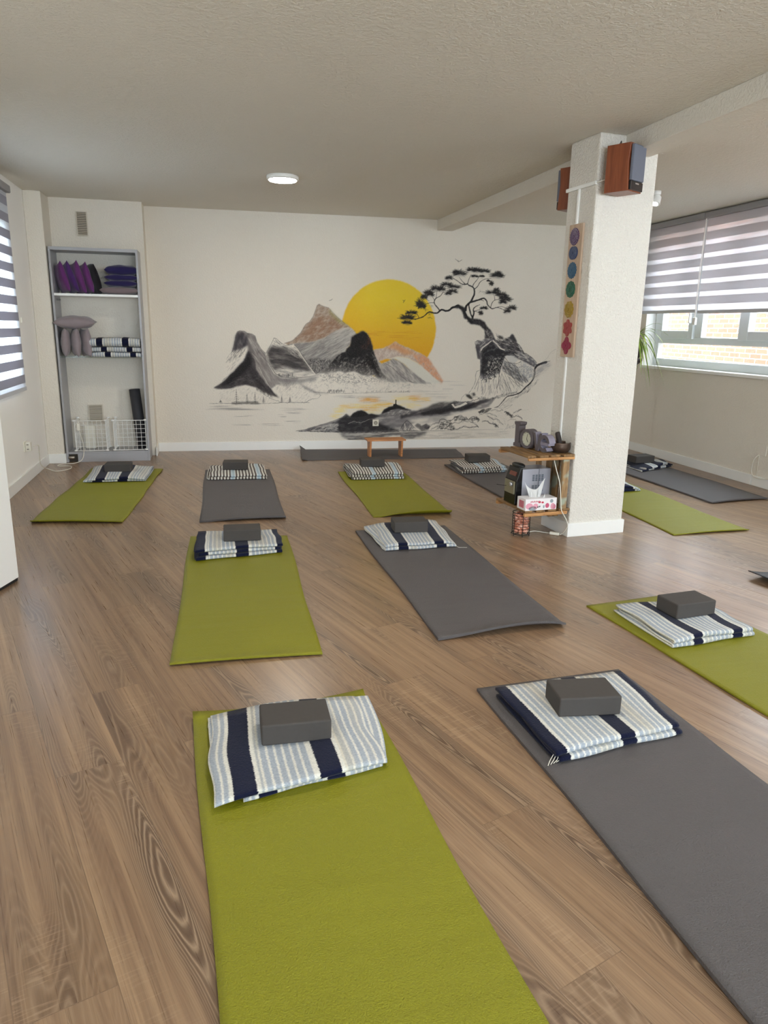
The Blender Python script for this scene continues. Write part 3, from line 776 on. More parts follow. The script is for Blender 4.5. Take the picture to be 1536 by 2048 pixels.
    fill([(1236, 765), (1482, 759), (1686, 782), (1657, 738), (1452, 709), (1307, 723)], hexc(90, 88, 92), .55, 12, 8)
    fill([(1481, 709), (1583, 665), (1685, 615), (1833, 604), (1670, 600), (1553, 651)], hexc(96, 92, 94), .6, 8, 5)
    squiggle([(1061, 636), (1117, 593), (1188, 549), (1289, 513)], 5, INK, .6, 4)
    hatch([(1019, 657), (1090, 643), (1203, 578), (1217, 557), (1075, 614)], 90, 60, 22, 3.5, INK, .75, 8)
    # shore lines, trees
    squiggle([(547, 499), (730, 501), (1014, 495), (1303, 506), (1596, 505)], 5, INK, .75, 2.5)
    squiggle([(1537, 502), (1626, 542), (1685, 552), (1722, 585), (1700, 600)], 4, INK, .7, 4)
    fill([(773, 514), (1044, 524), (1072, 492), (772, 490)], INK, .7, 5, 4)
    for (p, h, w_) in (([(826, 504)], 145, 46), ([(936, 504)], 100, 40), ([(1020, 503)], 115, 36), ([(1108, 503)], 75, 30), ([(1300, 506)], 70, 28), ([(1388, 508)], 62, 28), ([(660, 507)], 30, 30)):
        pine(p[0], h, w_)
    squiggle([(1641, 619), (1789, 610), (1998, 604), (2193, 610), (2498, 619), (2707, 620)], 4, INK, .75, 2); stroke([(2652, 626), (2838, 629), (3073, 620)], [3, 1], hexc(120, 118, 118), .6)
    hatch([(1789, 637), (1982, 640), (1997, 613), (1789, 613)], 90, 60, 22, 4, INK, .8, 6)
    hatch([(2042, 628), (2707, 635), (2707, 620), (2042, 616)], 90, 90, 13, 3, INK, .65, 8)
    # water
    for (x, y, l, n) in ((250, 1235, 300, 26), (160, 1222, 160, 10), (330, 1290, 120, 5), (680, 1262, 120, 8), (700, 1238, 180, 8), (600, 1285, 60, 4), (680, 1330, 110, 7), (520, 1350, 140, 8), (330, 1350, 160, 4), (620, 1290, 60, 3), (1070, 1145, 150, 9), (1250, 1150, 200, 8)):
        for _ in range(n):
            q = [sheet('A', x, y)][0]; cx = q[0]+RNG.uniform(-l, l)*.5; cz = q[1]+RNG.uniform(-14, 14); ll = RNG.uniform(.3, .9)*l*.75
            stroke([(cx-ll, cz), (cx, cz+RNG.uniform(-2, 2)), (cx+ll, cz)], [1, 4, 1], hexc(120, 116, 116), .35)
    for (x, y, l) in ((640, 1035, 200), (700, 1060, 160), (650, 1090, 120), (560, 1130, 150), (600, 1150, 120)):
        q = [sheet('B', x, y)][0]
        for _ in range(5):
            cx = q[0]+RNG.uniform(-l, l)*.4; cz = q[1]+RNG.uniform(-10, 10)
            stroke([(cx-l*.5, cz), (cx+l*.5, cz)], [2.5, 2.5], hexc(150, 148, 148), .3)
    YEL, ORA, LEM = hexc(232, 190, 60), hexc(222, 160, 50), hexc(236, 214, 110)
    for (cr, x, y, l, n, c) in (('A', 1240, 1172, 90, 26, ORA), ('A', 1200, 1215, 130, 26, LEM), ('A', 1080, 1215, 80, 18, YEL), ('A', 1330, 1210, 80, 22, YEL), ('A', 1290, 1250, 120, 12, LEM), ('A', 1030, 1245, 60, 20, LEM), ('A', 990, 1290, 50, 14, LEM), ('A', 1230, 1232, 90, 10, ORA),
                                ('B', 430, 1165, 110, 26, YEL), ('B', 320, 1160, 110, 16, LEM), ('B', 360, 1210, 120, 14, LEM), ('B', 60, 1170, 90, 12, ORA), ('B', 180, 1200, 80, 12, YEL), ('B', 400, 1150, 60, 8, ORA)):
        q = [sheet('A', x, y)][0] if cr == 'A' else [sheet('B', x, y)][0]
        el = [(q[0]+l*1.3*math.cos(t), q[1]+26*math.sin(t)) for t in np.linspace(0, 2*PI, 16, endpoint=False)]
        fill(el, c, .40, 16, 10, tex=(9, 8, 0, .2, 1, .35, .6))
        for _ in range(n):
            cx = q[0]+RNG.uniform(-l, l); cz = q[1]+RNG.uniform(-22, 22); ll = RNG.uniform(20, 55)
            stroke([(cx-ll, cz), (cx, cz), (cx+ll, cz)], [1, 5, 1], c, .5)
    for (x, y) in ((1110, 1150), (1230, 1185), (1330, 1175)):
        q = [sheet('A', x, y)][0]
        for _ in range(6):
            cx = q[0]+RNG.uniform(-60, 60); cz = q[1]+RNG.uniform(-12, 12); stroke([(cx-40, cz), (cx+40, cz)], [1, 2.5], GREY, .4)
    for _ in range(30):
        q = [(2918, 578)][0]; cx = q[0]+RNG.uniform(-160, 220); cz = q[1]+RNG.uniform(-90, 70)
        stroke([(cx-60, cz), (cx+60, cz)], [1, 3], GREY, .3)
    # ---- foreground spit of land
    isl = [(1448, 199), (1542, 213), (1641, 242), (1761, 276), (1851, 305), (1911, 325), (1956, 345), (1981, 369), (1998, 382), (2041, 349), (2081, 394), (2127, 413), (2172, 415), (2213, 403), (2244, 378), (2285, 381), (2341, 367), (2387, 382), (2417, 427), (2467, 454), (2519, 464), (2560, 477), (2606, 467), (2664, 441), (2747, 416), (2820, 415), (2941, 432), (3057, 450), (3183, 495), (3267, 516), (3288, 510), (3352, 515), (3502, 520), (3705, 556), (3675, 510), (3634, 458), (3549, 433), (3421, 408), (3230, 368), (3125, 348), (2914, 349), (2810, 309), (2707, 249), (2604, 209), (2597, 188), (2493, 184), (2287, 181), (2083, 178), (1901, 183), (1730, 192), (1541, 199)]
    fill(isl, PAPER, 1, 3, 3)
    fill(isl, hexc(92, 90, 94), .85, 6, 4, tex=(26, 3, 5, .5, 1, .3, .6), grad=([(2490, 351), (2907, 329)], 1, .75))
    dk = [(1921, 325), (1956, 345), (1998, 382), (2041, 349), (2127, 413), (2172, 415), (2244, 378), (2285, 381), (2377, 362), (2285, 323), (2347, 282), (2440, 251), (2576, 199), (2493, 187), (2083, 181), (1921, 185), (1901, 235)]
    fill(dk, hexc(34, 33, 37), .92, 7, 4, tex=(22, 3, 0, .75, 1, .3, .5))
    fill([(2036, 349), (2081, 394), (2127, 413), (2172, 415), (2213, 403), (2244, 373), (2183, 348), (2102, 344)], hexc(22, 21, 25), 1, 4, 3)
    fill([(2244, 378), (2285, 381), (2341, 367), (2377, 357), (2264, 358)], hexc(26, 25, 29), .95, 4, 3)
    fill([(2387, 380), (2417, 427), (2467, 454), (2519, 464), (2560, 477), (2606, 467), (2664, 441), (2737, 416), (2643, 426), (2571, 437), (2499, 422), (2448, 397)], hexc(22, 21, 25), 1, 4, 2)
    fill([(2346, 352), (2448, 392), (2499, 422), (2643, 426), (2737, 406), (2780, 375), (2593, 351), (2449, 357)], hexc(110, 107, 108), .8, 6, 4, tex=(12, 2, 20, .3, 1, .35, .6))
    hatch([(2448, 382), (2499, 417), (2643, 421), (2737, 401), (2697, 365), (2490, 362)], 30, 60, 26, 3.5, PAPER, .75, 25)
    fill([(2619, 356), (2644, 389), (2666, 359)], PAPER, .95, 3, 2); fill([(2676, 366), (2707, 389), (2722, 378), (2697, 362)], PAPER, .9, 3, 2)
    fill([(2543, 537), (2556, 537), (2557, 490), (2570, 477), (2570, 462), (2517, 464), (2523, 487), (2544, 490)], hexc(22, 21, 25), 1, 2, 0)   # small seated figure on the knoll
    hatch([(1561, 210), (1761, 266), (1921, 315), (1921, 195), (1680, 199)], 22, 130, 34, 3, INK, .65, 15)
    hatch([(1581, 208), (1760, 256), (1911, 285), (1901, 205), (1680, 201)], 20, 90, 26, 3.5, PAPER, .8, 20)
    squiggle([(2022, 274), (2082, 299), (2163, 283), (2265, 323), (2347, 332)], 5, PAPER, .6, 4)
    stroke([(1448, 201), (1542, 213), (1641, 242), (1761, 276), (1851, 305), (1956, 345), (1998, 382)], 4, INK, .8)
    squiggle([(1482, 199), (1780, 188), (2083, 179), (2390, 178), (2597, 188)], 9, INK, .85, 3)
    # misty hollow with pale patch
    fill([(2388, 312), (2490, 341), (2697, 350), (2944, 359), (2947, 277), (2804, 278), (2698, 300), (2627, 249), (2575, 229), (2440, 271)], hexc(128, 125, 126), .7, 16, 8)
    fill([(2688, 310), (2802, 329), (2944, 344), (2914, 349), (2946, 328), (2915, 298), (2811, 273), (2727, 289), (2695, 320), (2741, 279)], PAPER, .95, 14, 6)
    fill([(2788, 350), (2892, 369), (3124, 358), (3148, 307), (3022, 277), (2958, 293), (2956, 339)], hexc(110, 108, 112), .6, 16, 8)
    # little white tent-like rock and boulders
    pk = [(2604, 193), (2629, 249), (2659, 290), (2679, 305), (2701, 294), (2738, 258), (2803, 191), (2730, 187)]
    fill(pk, hexc(120, 117, 120), .9, 3, 2, tex=(10, 2, 60, .3, 1, .3, .6)); hatch(pk, 70, 40, 28, 2.5, INK, .7, 20)
    stroke([(2604, 193), (2629, 249), (2659, 290), (2679, 305), (2701, 294), (2738, 258), (2803, 191)], 4, INK, .9); stroke([(2654, 269), (2668, 203)], 7, PAPER, .95); fill([(2760, 228), (2824, 196), (2792, 188), (2750, 202)], PAPER, .95, 3, 2)
    for bpts in ([(2770, 248), (2801, 270), (2838, 258), (2849, 232), (2802, 222)], [(2813, 217), (2854, 247), (2906, 267), (2949, 241), (2929, 201), (2855, 190)], [(2865, 237), (2895, 262), (2938, 236), (2918, 206)]):
        fill(bpts, hexc(70, 68, 72), .85, 3, 3); hatch(bpts, 50, 16, 20, 2.5, PAPER, .5, 30); stroke(bpts+[bpts[0]], 3, INK, .8)
    # ridge of the land running up to the cliff
    rg = [(2745, 401), (2838, 433), (2910, 453), (2972, 489), (3055, 511), (3161, 511), (3224, 519), (3288, 505), (3225, 488), (3248, 460), (3332, 488), (3438, 510), (3544, 535), (3651, 546), (3610, 510), (3546, 487), (3420, 428), (3272, 403), (3124, 378), (2976, 364), (2808, 365), (2704, 350), (2601, 320), (2600, 371), (2693, 376)]
    fill(rg, hexc(56, 54, 58), .9, 9, 5, tex=(20, 4, 14, .6, 1, .3, .55))
    fill([(2839, 400), (3037, 430), (3184, 460), (3249, 434), (3396, 485), (3503, 500), (3377, 428), (3229, 409), (3039, 379), (2850, 370)], hexc(26, 25, 29), .85, 9, 5, tex=(16, 4, 14, .5, 1, .3, .5))
    hatch(rg, 12, 160, 34, 2.5, INK, .5, 15)
    fill([(3166, 388), (3336, 403), (3442, 423), (3549, 433), (3497, 407), (3338, 362), (3231, 347)], PAPER, .85, 12, 5)
    fill([(3183, 485), (3209, 488), (3227, 460), (3290, 475), (3352, 510), (3375, 488), (3280, 449), (3227, 439)], PAPER, .97, 2, 2)
    fill([(3348, 592), (3391, 597), (3424, 566), (3436, 536), (3393, 546), (3360, 566)], hexc(26, 25, 29), .95, 3, 3); fill([(3422, 612), (3454, 617), (3466, 581), (3435, 571)], hexc(44, 43, 48), .9, 4, 3)
    fill([(3394, 520), (3436, 546), (3489, 551), (3512, 525), (3470, 505)], PAPER, .8, 3, 3)
    squiggle([(3288, 510), (3307, 561), (3348, 597), (3423, 602)], 3, INK, .7, 3); squiggle([(3412, 602), (3435, 561), (3489, 566), (3512, 535)], 4, INK, .8, 5)
    squiggle([(3213, 519), (3289, 502), (3395, 510), (3500, 546), (3650, 561), (3715, 571)], 6, INK, .7, 7)
    hatch([(3499, 566), (3703, 581), (3973, 622), (3963, 602), (3705, 551), (3512, 525)], 60, 150, 16, 3.5, INK, .6, 60)
    # rocky waves below
    for pts_, w_ in (([(2928, 226), (2980, 262), (3043, 277), (3063, 307), (3105, 317), (3148, 296), (3201, 306), (3232, 337), (3295, 355), (3349, 341), (3394, 310), (3446, 346), (3489, 340), (3524, 304), (3503, 283)], 7),
                     ([(2961, 200), (3044, 246), (3128, 266), (3151, 224), (3192, 265), (3234, 285), (3277, 275), (3341, 295), (3406, 289), (3472, 263), (3517, 221)], 6),
                     ([(3195, 198), (3280, 202), (3343, 238), (3398, 222), (3517, 226)], 8), ([(3557, 288), (3622, 293), (3667, 261), (3722, 251), (3757, 219)], 8),
                     ([(3508, 402), (3550, 423), (3614, 428), (3658, 433)], 10), ([(3619, 345), (3686, 313), (3730, 313), (3776, 276), (3810, 250)], 7), ([(3658, 417), (3746, 412), (3800, 416)], 5), ([(3823, 401), (3868, 380), (3915, 333)], 10),
                     ([(3923, 380), (3955, 400), (4014, 421)], 8), ([(3925, 343), (3991, 348), (4038, 311)], 7), ([(3067, 204), (3130, 214), (3195, 193)], 6), ([(3520, 366), (3584, 386), (3661, 376), (3728, 344)], 5), ([(3862, 302), (3939, 312), (3985, 280)], 3), ([(3722, 448), (3788, 437), (3906, 478)], 3)):
        squiggle(pts_, w_, INK, .85, 8, 16); squiggle(pts_, w_*.5, GREY, .7, 16, 16)
    for reg, n in (([(3221, 342), (3295, 355), (3394, 310), (3362, 300), (3233, 301)], 60), ([(3394, 315), (3489, 346), (3524, 304), (3449, 289)], 40), ([(3508, 402), (3658, 433), (3616, 397), (3531, 376)], 60), ([(3043, 277), (3190, 306), (3238, 203), (3024, 205)], 120), ([(3823, 406), (3925, 354), (3916, 322), (3847, 375)], 40), ([(3666, 282), (3755, 250), (3736, 214)], 20)):
        hatch(reg, 40, int(n*1.7), 24, 4.5, INK, .75, 60)
    hatch([(3529, 418), (3856, 406), (3961, 312), (3811, 239), (3557, 293)], -30, 120, 26, 2.2, GREY, .5, 40)
    # reflections on the water edge
    fill([(1901, 180), (2287, 179), (2597, 183), (2950, 183), (2919, 180), (2899, 144), (2815, 125), (2763, 104), (2669, 85), (2704, 74), (2620, 106), (2525, 136), (2443, 124), (2371, 99), (2289, 74), (2063, 77), (1982, 114), (1941, 144)], hexc(72, 71, 77), .85, 9, 6, tex=(16, 6, 0, .55, 1, .3, .6))
    fill([(2412, 109), (2515, 143), (2608, 147), (2615, 106), (2526, 92)], PAPER, .85, 5, 4)
    for _ in range(150):
        q = [(3240, 141)][0]; cx = q[0]+RNG.uniform(-560, 640); cz = q[1]+RNG.uniform(-60, 42); ll = RNG.uniform(30, 110)
        stroke([(cx-ll, cz), (cx, cz+2), (cx+ll, cz)], [1, 3.5, 1], GREY, .42 if cx < q[0]+200 else .25)
    stroke([(2604, 190), (2919, 189), (3345, 194), (3813, 198)], [5, 2], INK, .7)
    # ---- cliff
    cl = [(3446, 1181), (3470, 1185), (3512, 1182), (3544, 1205), (3635, 1207), (3669, 1192), (3720, 1185), (3770, 1193), (3827, 1225), (3850, 1256), (3867, 1255), (3894, 1218), (3915, 1164), (3950, 1137), (3978, 1102), (4007, 1051), (4050, 1040), (4113, 1001), (4123, 978), (4169, 946), (4175, 922), (4139, 874), (4140, 802), (4098, 726), (4033, 674), (3993, 625), (3840, 609), (3757, 569), (3639, 545), (3520, 545), (3476, 585), (3466, 625), (3493, 752), (3508, 863), (3502, 980), (3481, 988), (3461, 1042), (3441, 1104), (3431, 1154)]
    fill(cl, PAPER, 1, 3, 3)
    fill([(3446, 1181), (3512, 1182), (3544, 1205), (3635, 1207), (3721, 1169), (3827, 1225), (3858, 1256), (3894, 1218), (3915, 1164), (3978, 1102), (4007, 1051), (4113, 1001), (4174, 930), (4138, 898), (4075, 930), (3970, 976), (3797, 1030), (3766, 975), (3753, 911), (3733, 832), (3658, 800), (3576, 768), (3509, 768), (3502, 980), (3481, 988), (3441, 1104)], hexc(94, 92, 98), .9, 6, 4, tex=(18, 2, -25, .45, 1, .3, .6))
    fill([(3501, 1066), (3557, 1113), (3621, 1172), (3682, 1114), (3760, 1076), (3895, 1070), (3948, 1039), (3796, 1034), (3766, 975), (3749, 911), (3732, 840), (3690, 832), (3624, 816), (3557, 800), (3514, 831), (3515, 972)], hexc(30, 30, 35), .93, 8, 5, tex=(22, 1.5, 10, .6, 1, .28, .5))
    fill([(3597, 989), (3764, 1006), (3740, 848), (3625, 800), (3557, 800), (3584, 926)], PAPER, .7, 8, 6, tex=(9, 1, 0, 0, 1, .52, .62))
    fill([(3549, 800), (3657, 832), (3709, 800), (3628, 737), (3519, 736)], INK, .8, 8, 8, tex=(10, 1, 0, 0, 1, .48, .58))
    fill([(3766, 975), (3817, 967), (3904, 936), (3960, 865), (4041, 802), (4089, 738), (3986, 738), (3879, 801), (3809, 833), (3756, 864)], hexc(130, 130, 134), .8, 10, 5, tex=(16, 2, -50, .3, 1, .35, .6))
    fill([(3941, 897), (3988, 961), (4075, 930), (4139, 882), (4140, 802), (4096, 754), (4033, 802), (3978, 850)], hexc(168, 170, 174), .8, 8, 5, tex=(9, 1, 0, .2, 1, .4, .6))
    hatch([(3767, 959), (3904, 936), (4089, 738), (4004, 722), (3827, 817), (3756, 864)], -50, 260, 40, 3.2, INK, .65, 12)
    hatch([(3938, 937), (4130, 882), (4127, 802), (4070, 762), (3977, 865)], 40, 120, 12, 3, INK, .4, 60)
    fill([(3780, 1018), (3856, 1030), (3926, 1000), (3945, 968), (3887, 936), (3843, 959), (3807, 991)], hexc(206, 204, 198), .95, 4, 3); squiggle([(3776, 1022), (3813, 1030), (3898, 1029), (3952, 992), (4021, 969), (4083, 938), (4164, 898)], 5, INK, .8, 4)
    squiggle([(3777, 1012), (3817, 967), (3844, 944), (3930, 936), (3979, 961)], 5, INK, .75, 4)
    squiggle([(3774, 990), (3752, 927), (3731, 864), (3730, 801), (3730, 737), (3709, 657)], 6, INK, .85, 4)
    # grass tufts and roots on top
    stroke([(3501, 1073), (3516, 1105), (3572, 1144), (3616, 1179)], 11, PAPER, .95, 3); stroke([(3637, 1184), (3689, 1145), (3725, 1103), (3776, 1084)], 12, PAPER, .95, 3); stroke([(3482, 1112), (3522, 1143), (3546, 1167)], 5, PAPER, .8)
    stroke([(3510, 1066), (3533, 1101), (3581, 1140), (3616, 1172), (3673, 1134), (3717, 1091), (3769, 1075)], 4, INK, .9); stroke([(3487, 1104), (3507, 1124), (3555, 1159), (3611, 1191)], 4, INK, .8); stroke([(3653, 1184), (3722, 1154), (3758, 1107)], 4, INK, .8)
    for pts_ in ([(3670, 1184), (3738, 1162), (3832, 1136)], [(3721, 1169), (3789, 1155), (3848, 1148)], [(3775, 1100), (3852, 1085), (3946, 1070)], [(3897, 1046), (3967, 1016), (4054, 993)], [(3942, 1133), (3966, 1094), (3981, 1063)], [(3982, 1047), (4036, 1008), (4070, 1009)]):
        stroke(pts_, 6, PAPER, .8, 2)
    hatch([(3669, 1192), (3827, 1217), (3915, 1156), (3980, 1071), (3811, 1077), (3724, 1115)], -25, 260, 46, 3.4, INK, .8, 12)
    fill([(3693, 1223), (3717, 1243), (3746, 1239), (3760, 1216), (3736, 1193), (3711, 1200)], INK, .75, 6, 6); hatch([(3666, 1253), (3759, 1232), (3744, 1200), (3685, 1215)], -35, 40, 40, 3, INK, .7, 35)
    fill([(3827, 1217), (3842, 1248), (3854, 1260), (3871, 1253), (3896, 1218), (3914, 1172), (3872, 1179)], hexc(58, 57, 62), .9, 5, 5); hatch([(3785, 1217), (3834, 1233), (3846, 1186), (3795, 1186)], 20, 40, 26, 3, INK, .45, 40)
    squiggle([(3431, 1150), (3432, 1169), (3454, 1183), (3487, 1182), (3505, 1162), (3489, 1143), (3461, 1131)], 5, INK, .9, 3)
    fill([(3444, 1142), (3480, 1151), (3491, 1112), (3478, 1042), (3497, 988), (3468, 988), (3453, 1065)], hexc(66, 64, 70), .8, 5, 5); squiggle([(3431, 1154), (3451, 1104), (3461, 1050), (3470, 995), (3498, 980)], 5, INK, .85, 3)
    # outline right side, ledge and lower folds
    squiggle([(3915, 1164), (3950, 1137), (3978, 1102), (4007, 1051), (4050, 1040), (4113, 1001), (4173, 946)], 7, INK, .9, 4)
    squiggle([(3502, 972), (3510, 863), (3510, 815), (3492, 760), (3470, 704), (3451, 657)], 5, INK, .85, 3); squiggle([(3508, 863), (3463, 847), (3453, 799), (3458, 752), (3441, 696), (3414, 649), (3384, 609)], 4, INK, .9, 2)
    for x0_, y0_, x1_, y1_ in ((440, 700, 460, 900), (500, 680, 480, 880), (540, 700, 555, 900), (600, 680, 620, 820), (720, 620, 690, 780), (720, 600, 800, 800), (760, 600, 850, 860), (690, 640, 760, 870), (800, 640, 900, 800), (830, 660, 960, 790), (860, 640, 1000, 780), (560, 760, 580, 880), (640, 700, 660, 880), (400, 720, 380, 860), (470, 800, 440, 900), (760, 700, 800, 880), (900, 700, 1020, 790)):
        q = [sheet('F', x0_, y0_), sheet('F', x1_, y1_)]; squiggle(q, 3.5, INK, .6, 4); 
    hatch([(3728, 769), (3964, 802), (4041, 682), (3959, 625), (3755, 593)], -62, 130, 46, 2.6, INK, .5, 8)
    hatch([(3518, 752), (3694, 761), (3713, 593), (3527, 577)], 85, 60, 46, 2.4, INK, .45, 12)
    hatch([(3519, 569), (3638, 553), (3755, 593), (3975, 633), (3926, 601), (3758, 553), (3572, 529)], 50, 150, 18, 3.5, INK, .55, 60)
    # dark path line sweeping down from the right
    branch([(4280, 955), (4213, 935), (4175, 914), (4148, 874), (4151, 835), (4138, 770), (4099, 714), (4050, 674), (3994, 617), (3927, 589), (3842, 569), (3794, 520), (3746, 464), (3696, 444)], 26, 6)
    branch([(4138, 898), (4147, 835), (4138, 778), (4098, 726), (4042, 674), (3993, 625), (3926, 605), (3841, 585)], 6, 5, PAPER, .95)
    branch([(4170, 922), (4229, 947), (4288, 959), (4331, 971)], 16, 3); fill([(4171, 914), (4280, 955), (4334, 932), (4278, 867), (4213, 819), (4147, 770), (4157, 867)], hexc(150, 150, 154), .65, 16, 8, tex=(20, 3, 30, .4, 1, .3, .6))
    hatch([(4157, 867), (4316, 939), (4352, 924), (4239, 819), (4149, 738)], 32, 90, 46, 2.5, GREY, .45, 12)
    squiggle([(4204, 939), (4245, 963), (4294, 1003), (4324, 1059), (4357, 1083), (4386, 1099)], 2.5, GREY, .6, 2); squiggle([(4325, 1051), (4359, 1051), (4374, 1075)], 2, GREY, .5, 3)
    hatch([(4058, 690), (4125, 722), (4216, 771), (4161, 690), (4097, 625), (4021, 593), (3980, 561), (3929, 553), (3978, 601)], 45, 120, 26, 3.5, INK, .6, 20)
    hatch([(3794, 512), (3843, 553), (3980, 569), (3932, 512), (3832, 464), (3748, 431)], 40, 90, 26, 2.6, INK, .5, 25)
    squiggle([(3763, 456), (3812, 504), (3869, 545), (3954, 569)], 3, INK, .6, 5); squiggle([(3817, 423), (3867, 443), (3908, 476)], 3, INK, .5, 4)
    # signature
    for pts_ in ([(3827, 185), (3855, 218), (3870, 259), (3880, 234), (3895, 205)], [(3866, 251), (3865, 210)], [(3893, 243), (3899, 209), (3916, 213)], [(3915, 230), (3928, 238), (3927, 211), (3951, 217)], [(3940, 259), (3934, 213), (3959, 234)], [(3848, 198), (3898, 226), (3953, 246)]):
        stroke(pts_, 2.6, INK, .8)
    stroke([(4003, 422), (4015, 426), (4024, 418)], 5, INK, .8); stroke([(4029, 418), (4060, 414), (4111, 422)], 2, GREY, .6)
    # ---- bonsai tree
    trunk = [(3536, 1201), (3537, 1251), (3530, 1282), (3545, 1217), (3539, 1276), (3513, 1314), (3470, 1343), (3407, 1356), (3365, 1360), (3333, 1379), (3326, 1403), (3294, 1417), (3283, 1450), (3260, 1493), (3238, 1521), (3202, 1520), (3171, 1520), (3191, 1544), (3216, 1559), (3273, 1541), (3305, 1523), (3312, 1475), (3329, 1446), (3362, 1423), (3414, 1419), (3456, 1410), (3498, 1406), (3531, 1383), (3554, 1344), (3593, 1306), (3632, 1263), (3651, 1219), (3668, 1194), (3669, 1192), (3602, 1206)]
    fill(trunk, hexc(38, 36, 41), 1, 3, 5)
    hatch(trunk, 120, 160, 22, 3, hexc(150, 148, 150), .55, 50); hatch([(3556, 1315), (3633, 1258), (3646, 1209), (3582, 1218), (3547, 1276)], 110, 60, 22, 3.5, PAPER, .6, 40)
    branch([(3385, 1380), (3342, 1408), (3314, 1451), (3285, 1503), (3253, 1531)], 24, 14, hexc(30, 29, 33))
    branch([(3243, 1526), (3216, 1549), (3181, 1534), (3150, 1524), (3121, 1500), (3080, 1491), (3039, 1503), (3014, 1490), (2989, 1468), (2948, 1466), (2907, 1476), (2877, 1466), (2853, 1442), (2818, 1419), (2778, 1407), (2738, 1395)], 26, 7)
    branch([(3306, 1504), (3309, 1542), (3334, 1571), (3363, 1600), (3382, 1639), (3396, 1677), (3390, 1724), (3372, 1748), (3335, 1761), (3314, 1777)], 26, 11)
    branch([(3334, 1571), (3346, 1524), (3365, 1466), (3388, 1424)], 14, 16); branch([(3388, 1424), (3401, 1477), (3393, 1515), (3418, 1544), (3464, 1564)], 20, 5)
    branch([(3405, 1494), (3441, 1506), (3482, 1522)], 6, 4); branch([(3405, 1496), (3442, 1487), (3468, 1478)], 6, 4)
    branch([(3354, 1586), (3405, 1601), (3456, 1617), (3507, 1632), (3540, 1604), (3552, 1566), (3585, 1538), (3612, 1524), (3659, 1540), (3701, 1531), (3755, 1508)], 20, 5)
    branch([(3477, 1617), (3508, 1604)], 8, 4); branch([(3590, 1543), (3603, 1587), (3633, 1616), (3685, 1627)], 8, 4); branch([(3633, 1616), (3626, 1654), (3608, 1682)], 6, 3); branch([(3659, 1540), (3710, 1551), (3775, 1533)], 5, 4)
    branch([(3314, 1777), (3278, 1770), (3242, 1777), (3200, 1804), (3148, 1831)], 12, 5); branch([(3288, 1774), (3251, 1805), (3219, 1842)], 9, 4); branch([(3314, 1777), (3327, 1826), (3350, 1874)], 8, 4)
    branch([(3372, 1748), (3385, 1781), (3424, 1829), (3453, 1877)], 9, 4); branch([(3393, 1724), (3428, 1754), (3457, 1802), (3507, 1831), (3578, 1843)], 9, 4)
    branch([(3014, 1493), (2987, 1525), (2960, 1553), (2949, 1586), (2968, 1619), (3013, 1644), (3042, 1682)], 12, 6); branch([(2950, 1572), (2904, 1571), (2864, 1560)], 6, 4); branch([(2968, 1619), (2972, 1657), (2976, 1695)], 6, 3); branch([(2954, 1591), (2932, 1628), (2891, 1664)], 5, 3); branch([(3042, 1682), (3082, 1688)], 6, 3)
    branch([(2893, 1589), (2862, 1607)], 4, 3); branch([(2788, 1409), (2766, 1445), (2736, 1463)], 6, 4)
    for (x, y, rx, rz) in ((190, 745, 90, 34), (235, 688, 62, 22), (190, 800, 60, 20), (330, 590, 62, 48), (375, 520, 42, 30), (350, 620, 50, 36), (420, 470, 62, 32), (500, 425, 66, 34), (565, 430, 50, 36), (440, 490, 50, 24), (620, 380, 70, 26), (700, 405, 92, 26), (640, 480, 42, 22), (690, 455, 58, 26), (650, 310, 48, 24), (765, 262, 88, 38), (725, 245, 40, 26),
                           (900, 220, 70, 26), (950, 225, 60, 28), (1040, 235, 66, 24), (930, 290, 44, 16), (1010, 290, 30, 12), (1170, 285, 92, 34), (1190, 265, 50, 30), (1112, 368, 30, 24), (1120, 470, 88, 26), (1170, 445, 44, 26), (1225, 490, 76, 30), (1270, 545, 76, 36), (1240, 575, 50, 28), (1335, 640, 62, 32), (1285, 675, 46, 26), (1030, 640, 46, 20), (995, 692, 30, 24), (1080, 340, 20, 10), (1250, 520, 60, 24)):
        q = [sheet('E', x, y)][0]; tuft(q, rx*1.04, rz*1.12, 90)
    for (x, y) in ((430, 700), (440, 740), (390, 660), (460, 610), (990, 455), (850, 250)):
        q = [sheet('E', x, y)][0]
        for _ in range(9):
            an = RNG.uniform(0, 2*PI); stroke([q, (q[0]+30*math.cos(an), q[1]+20*math.sin(an))], [2.5, 1], INK, .55)
    # birds
    for p in ([(3165, 2028), (3183, 2015), (3205, 1999), (3239, 2021)], [(3205, 1999), (3195, 2016)], [(1813, 1569), (1831, 1573), (1846, 1586)], [(2603, 1590), (2617, 1581), (2608, 1566)], [(2617, 1581), (2627, 1595)]):
        stroke(p, 4, INK, .85)
paint_mural()
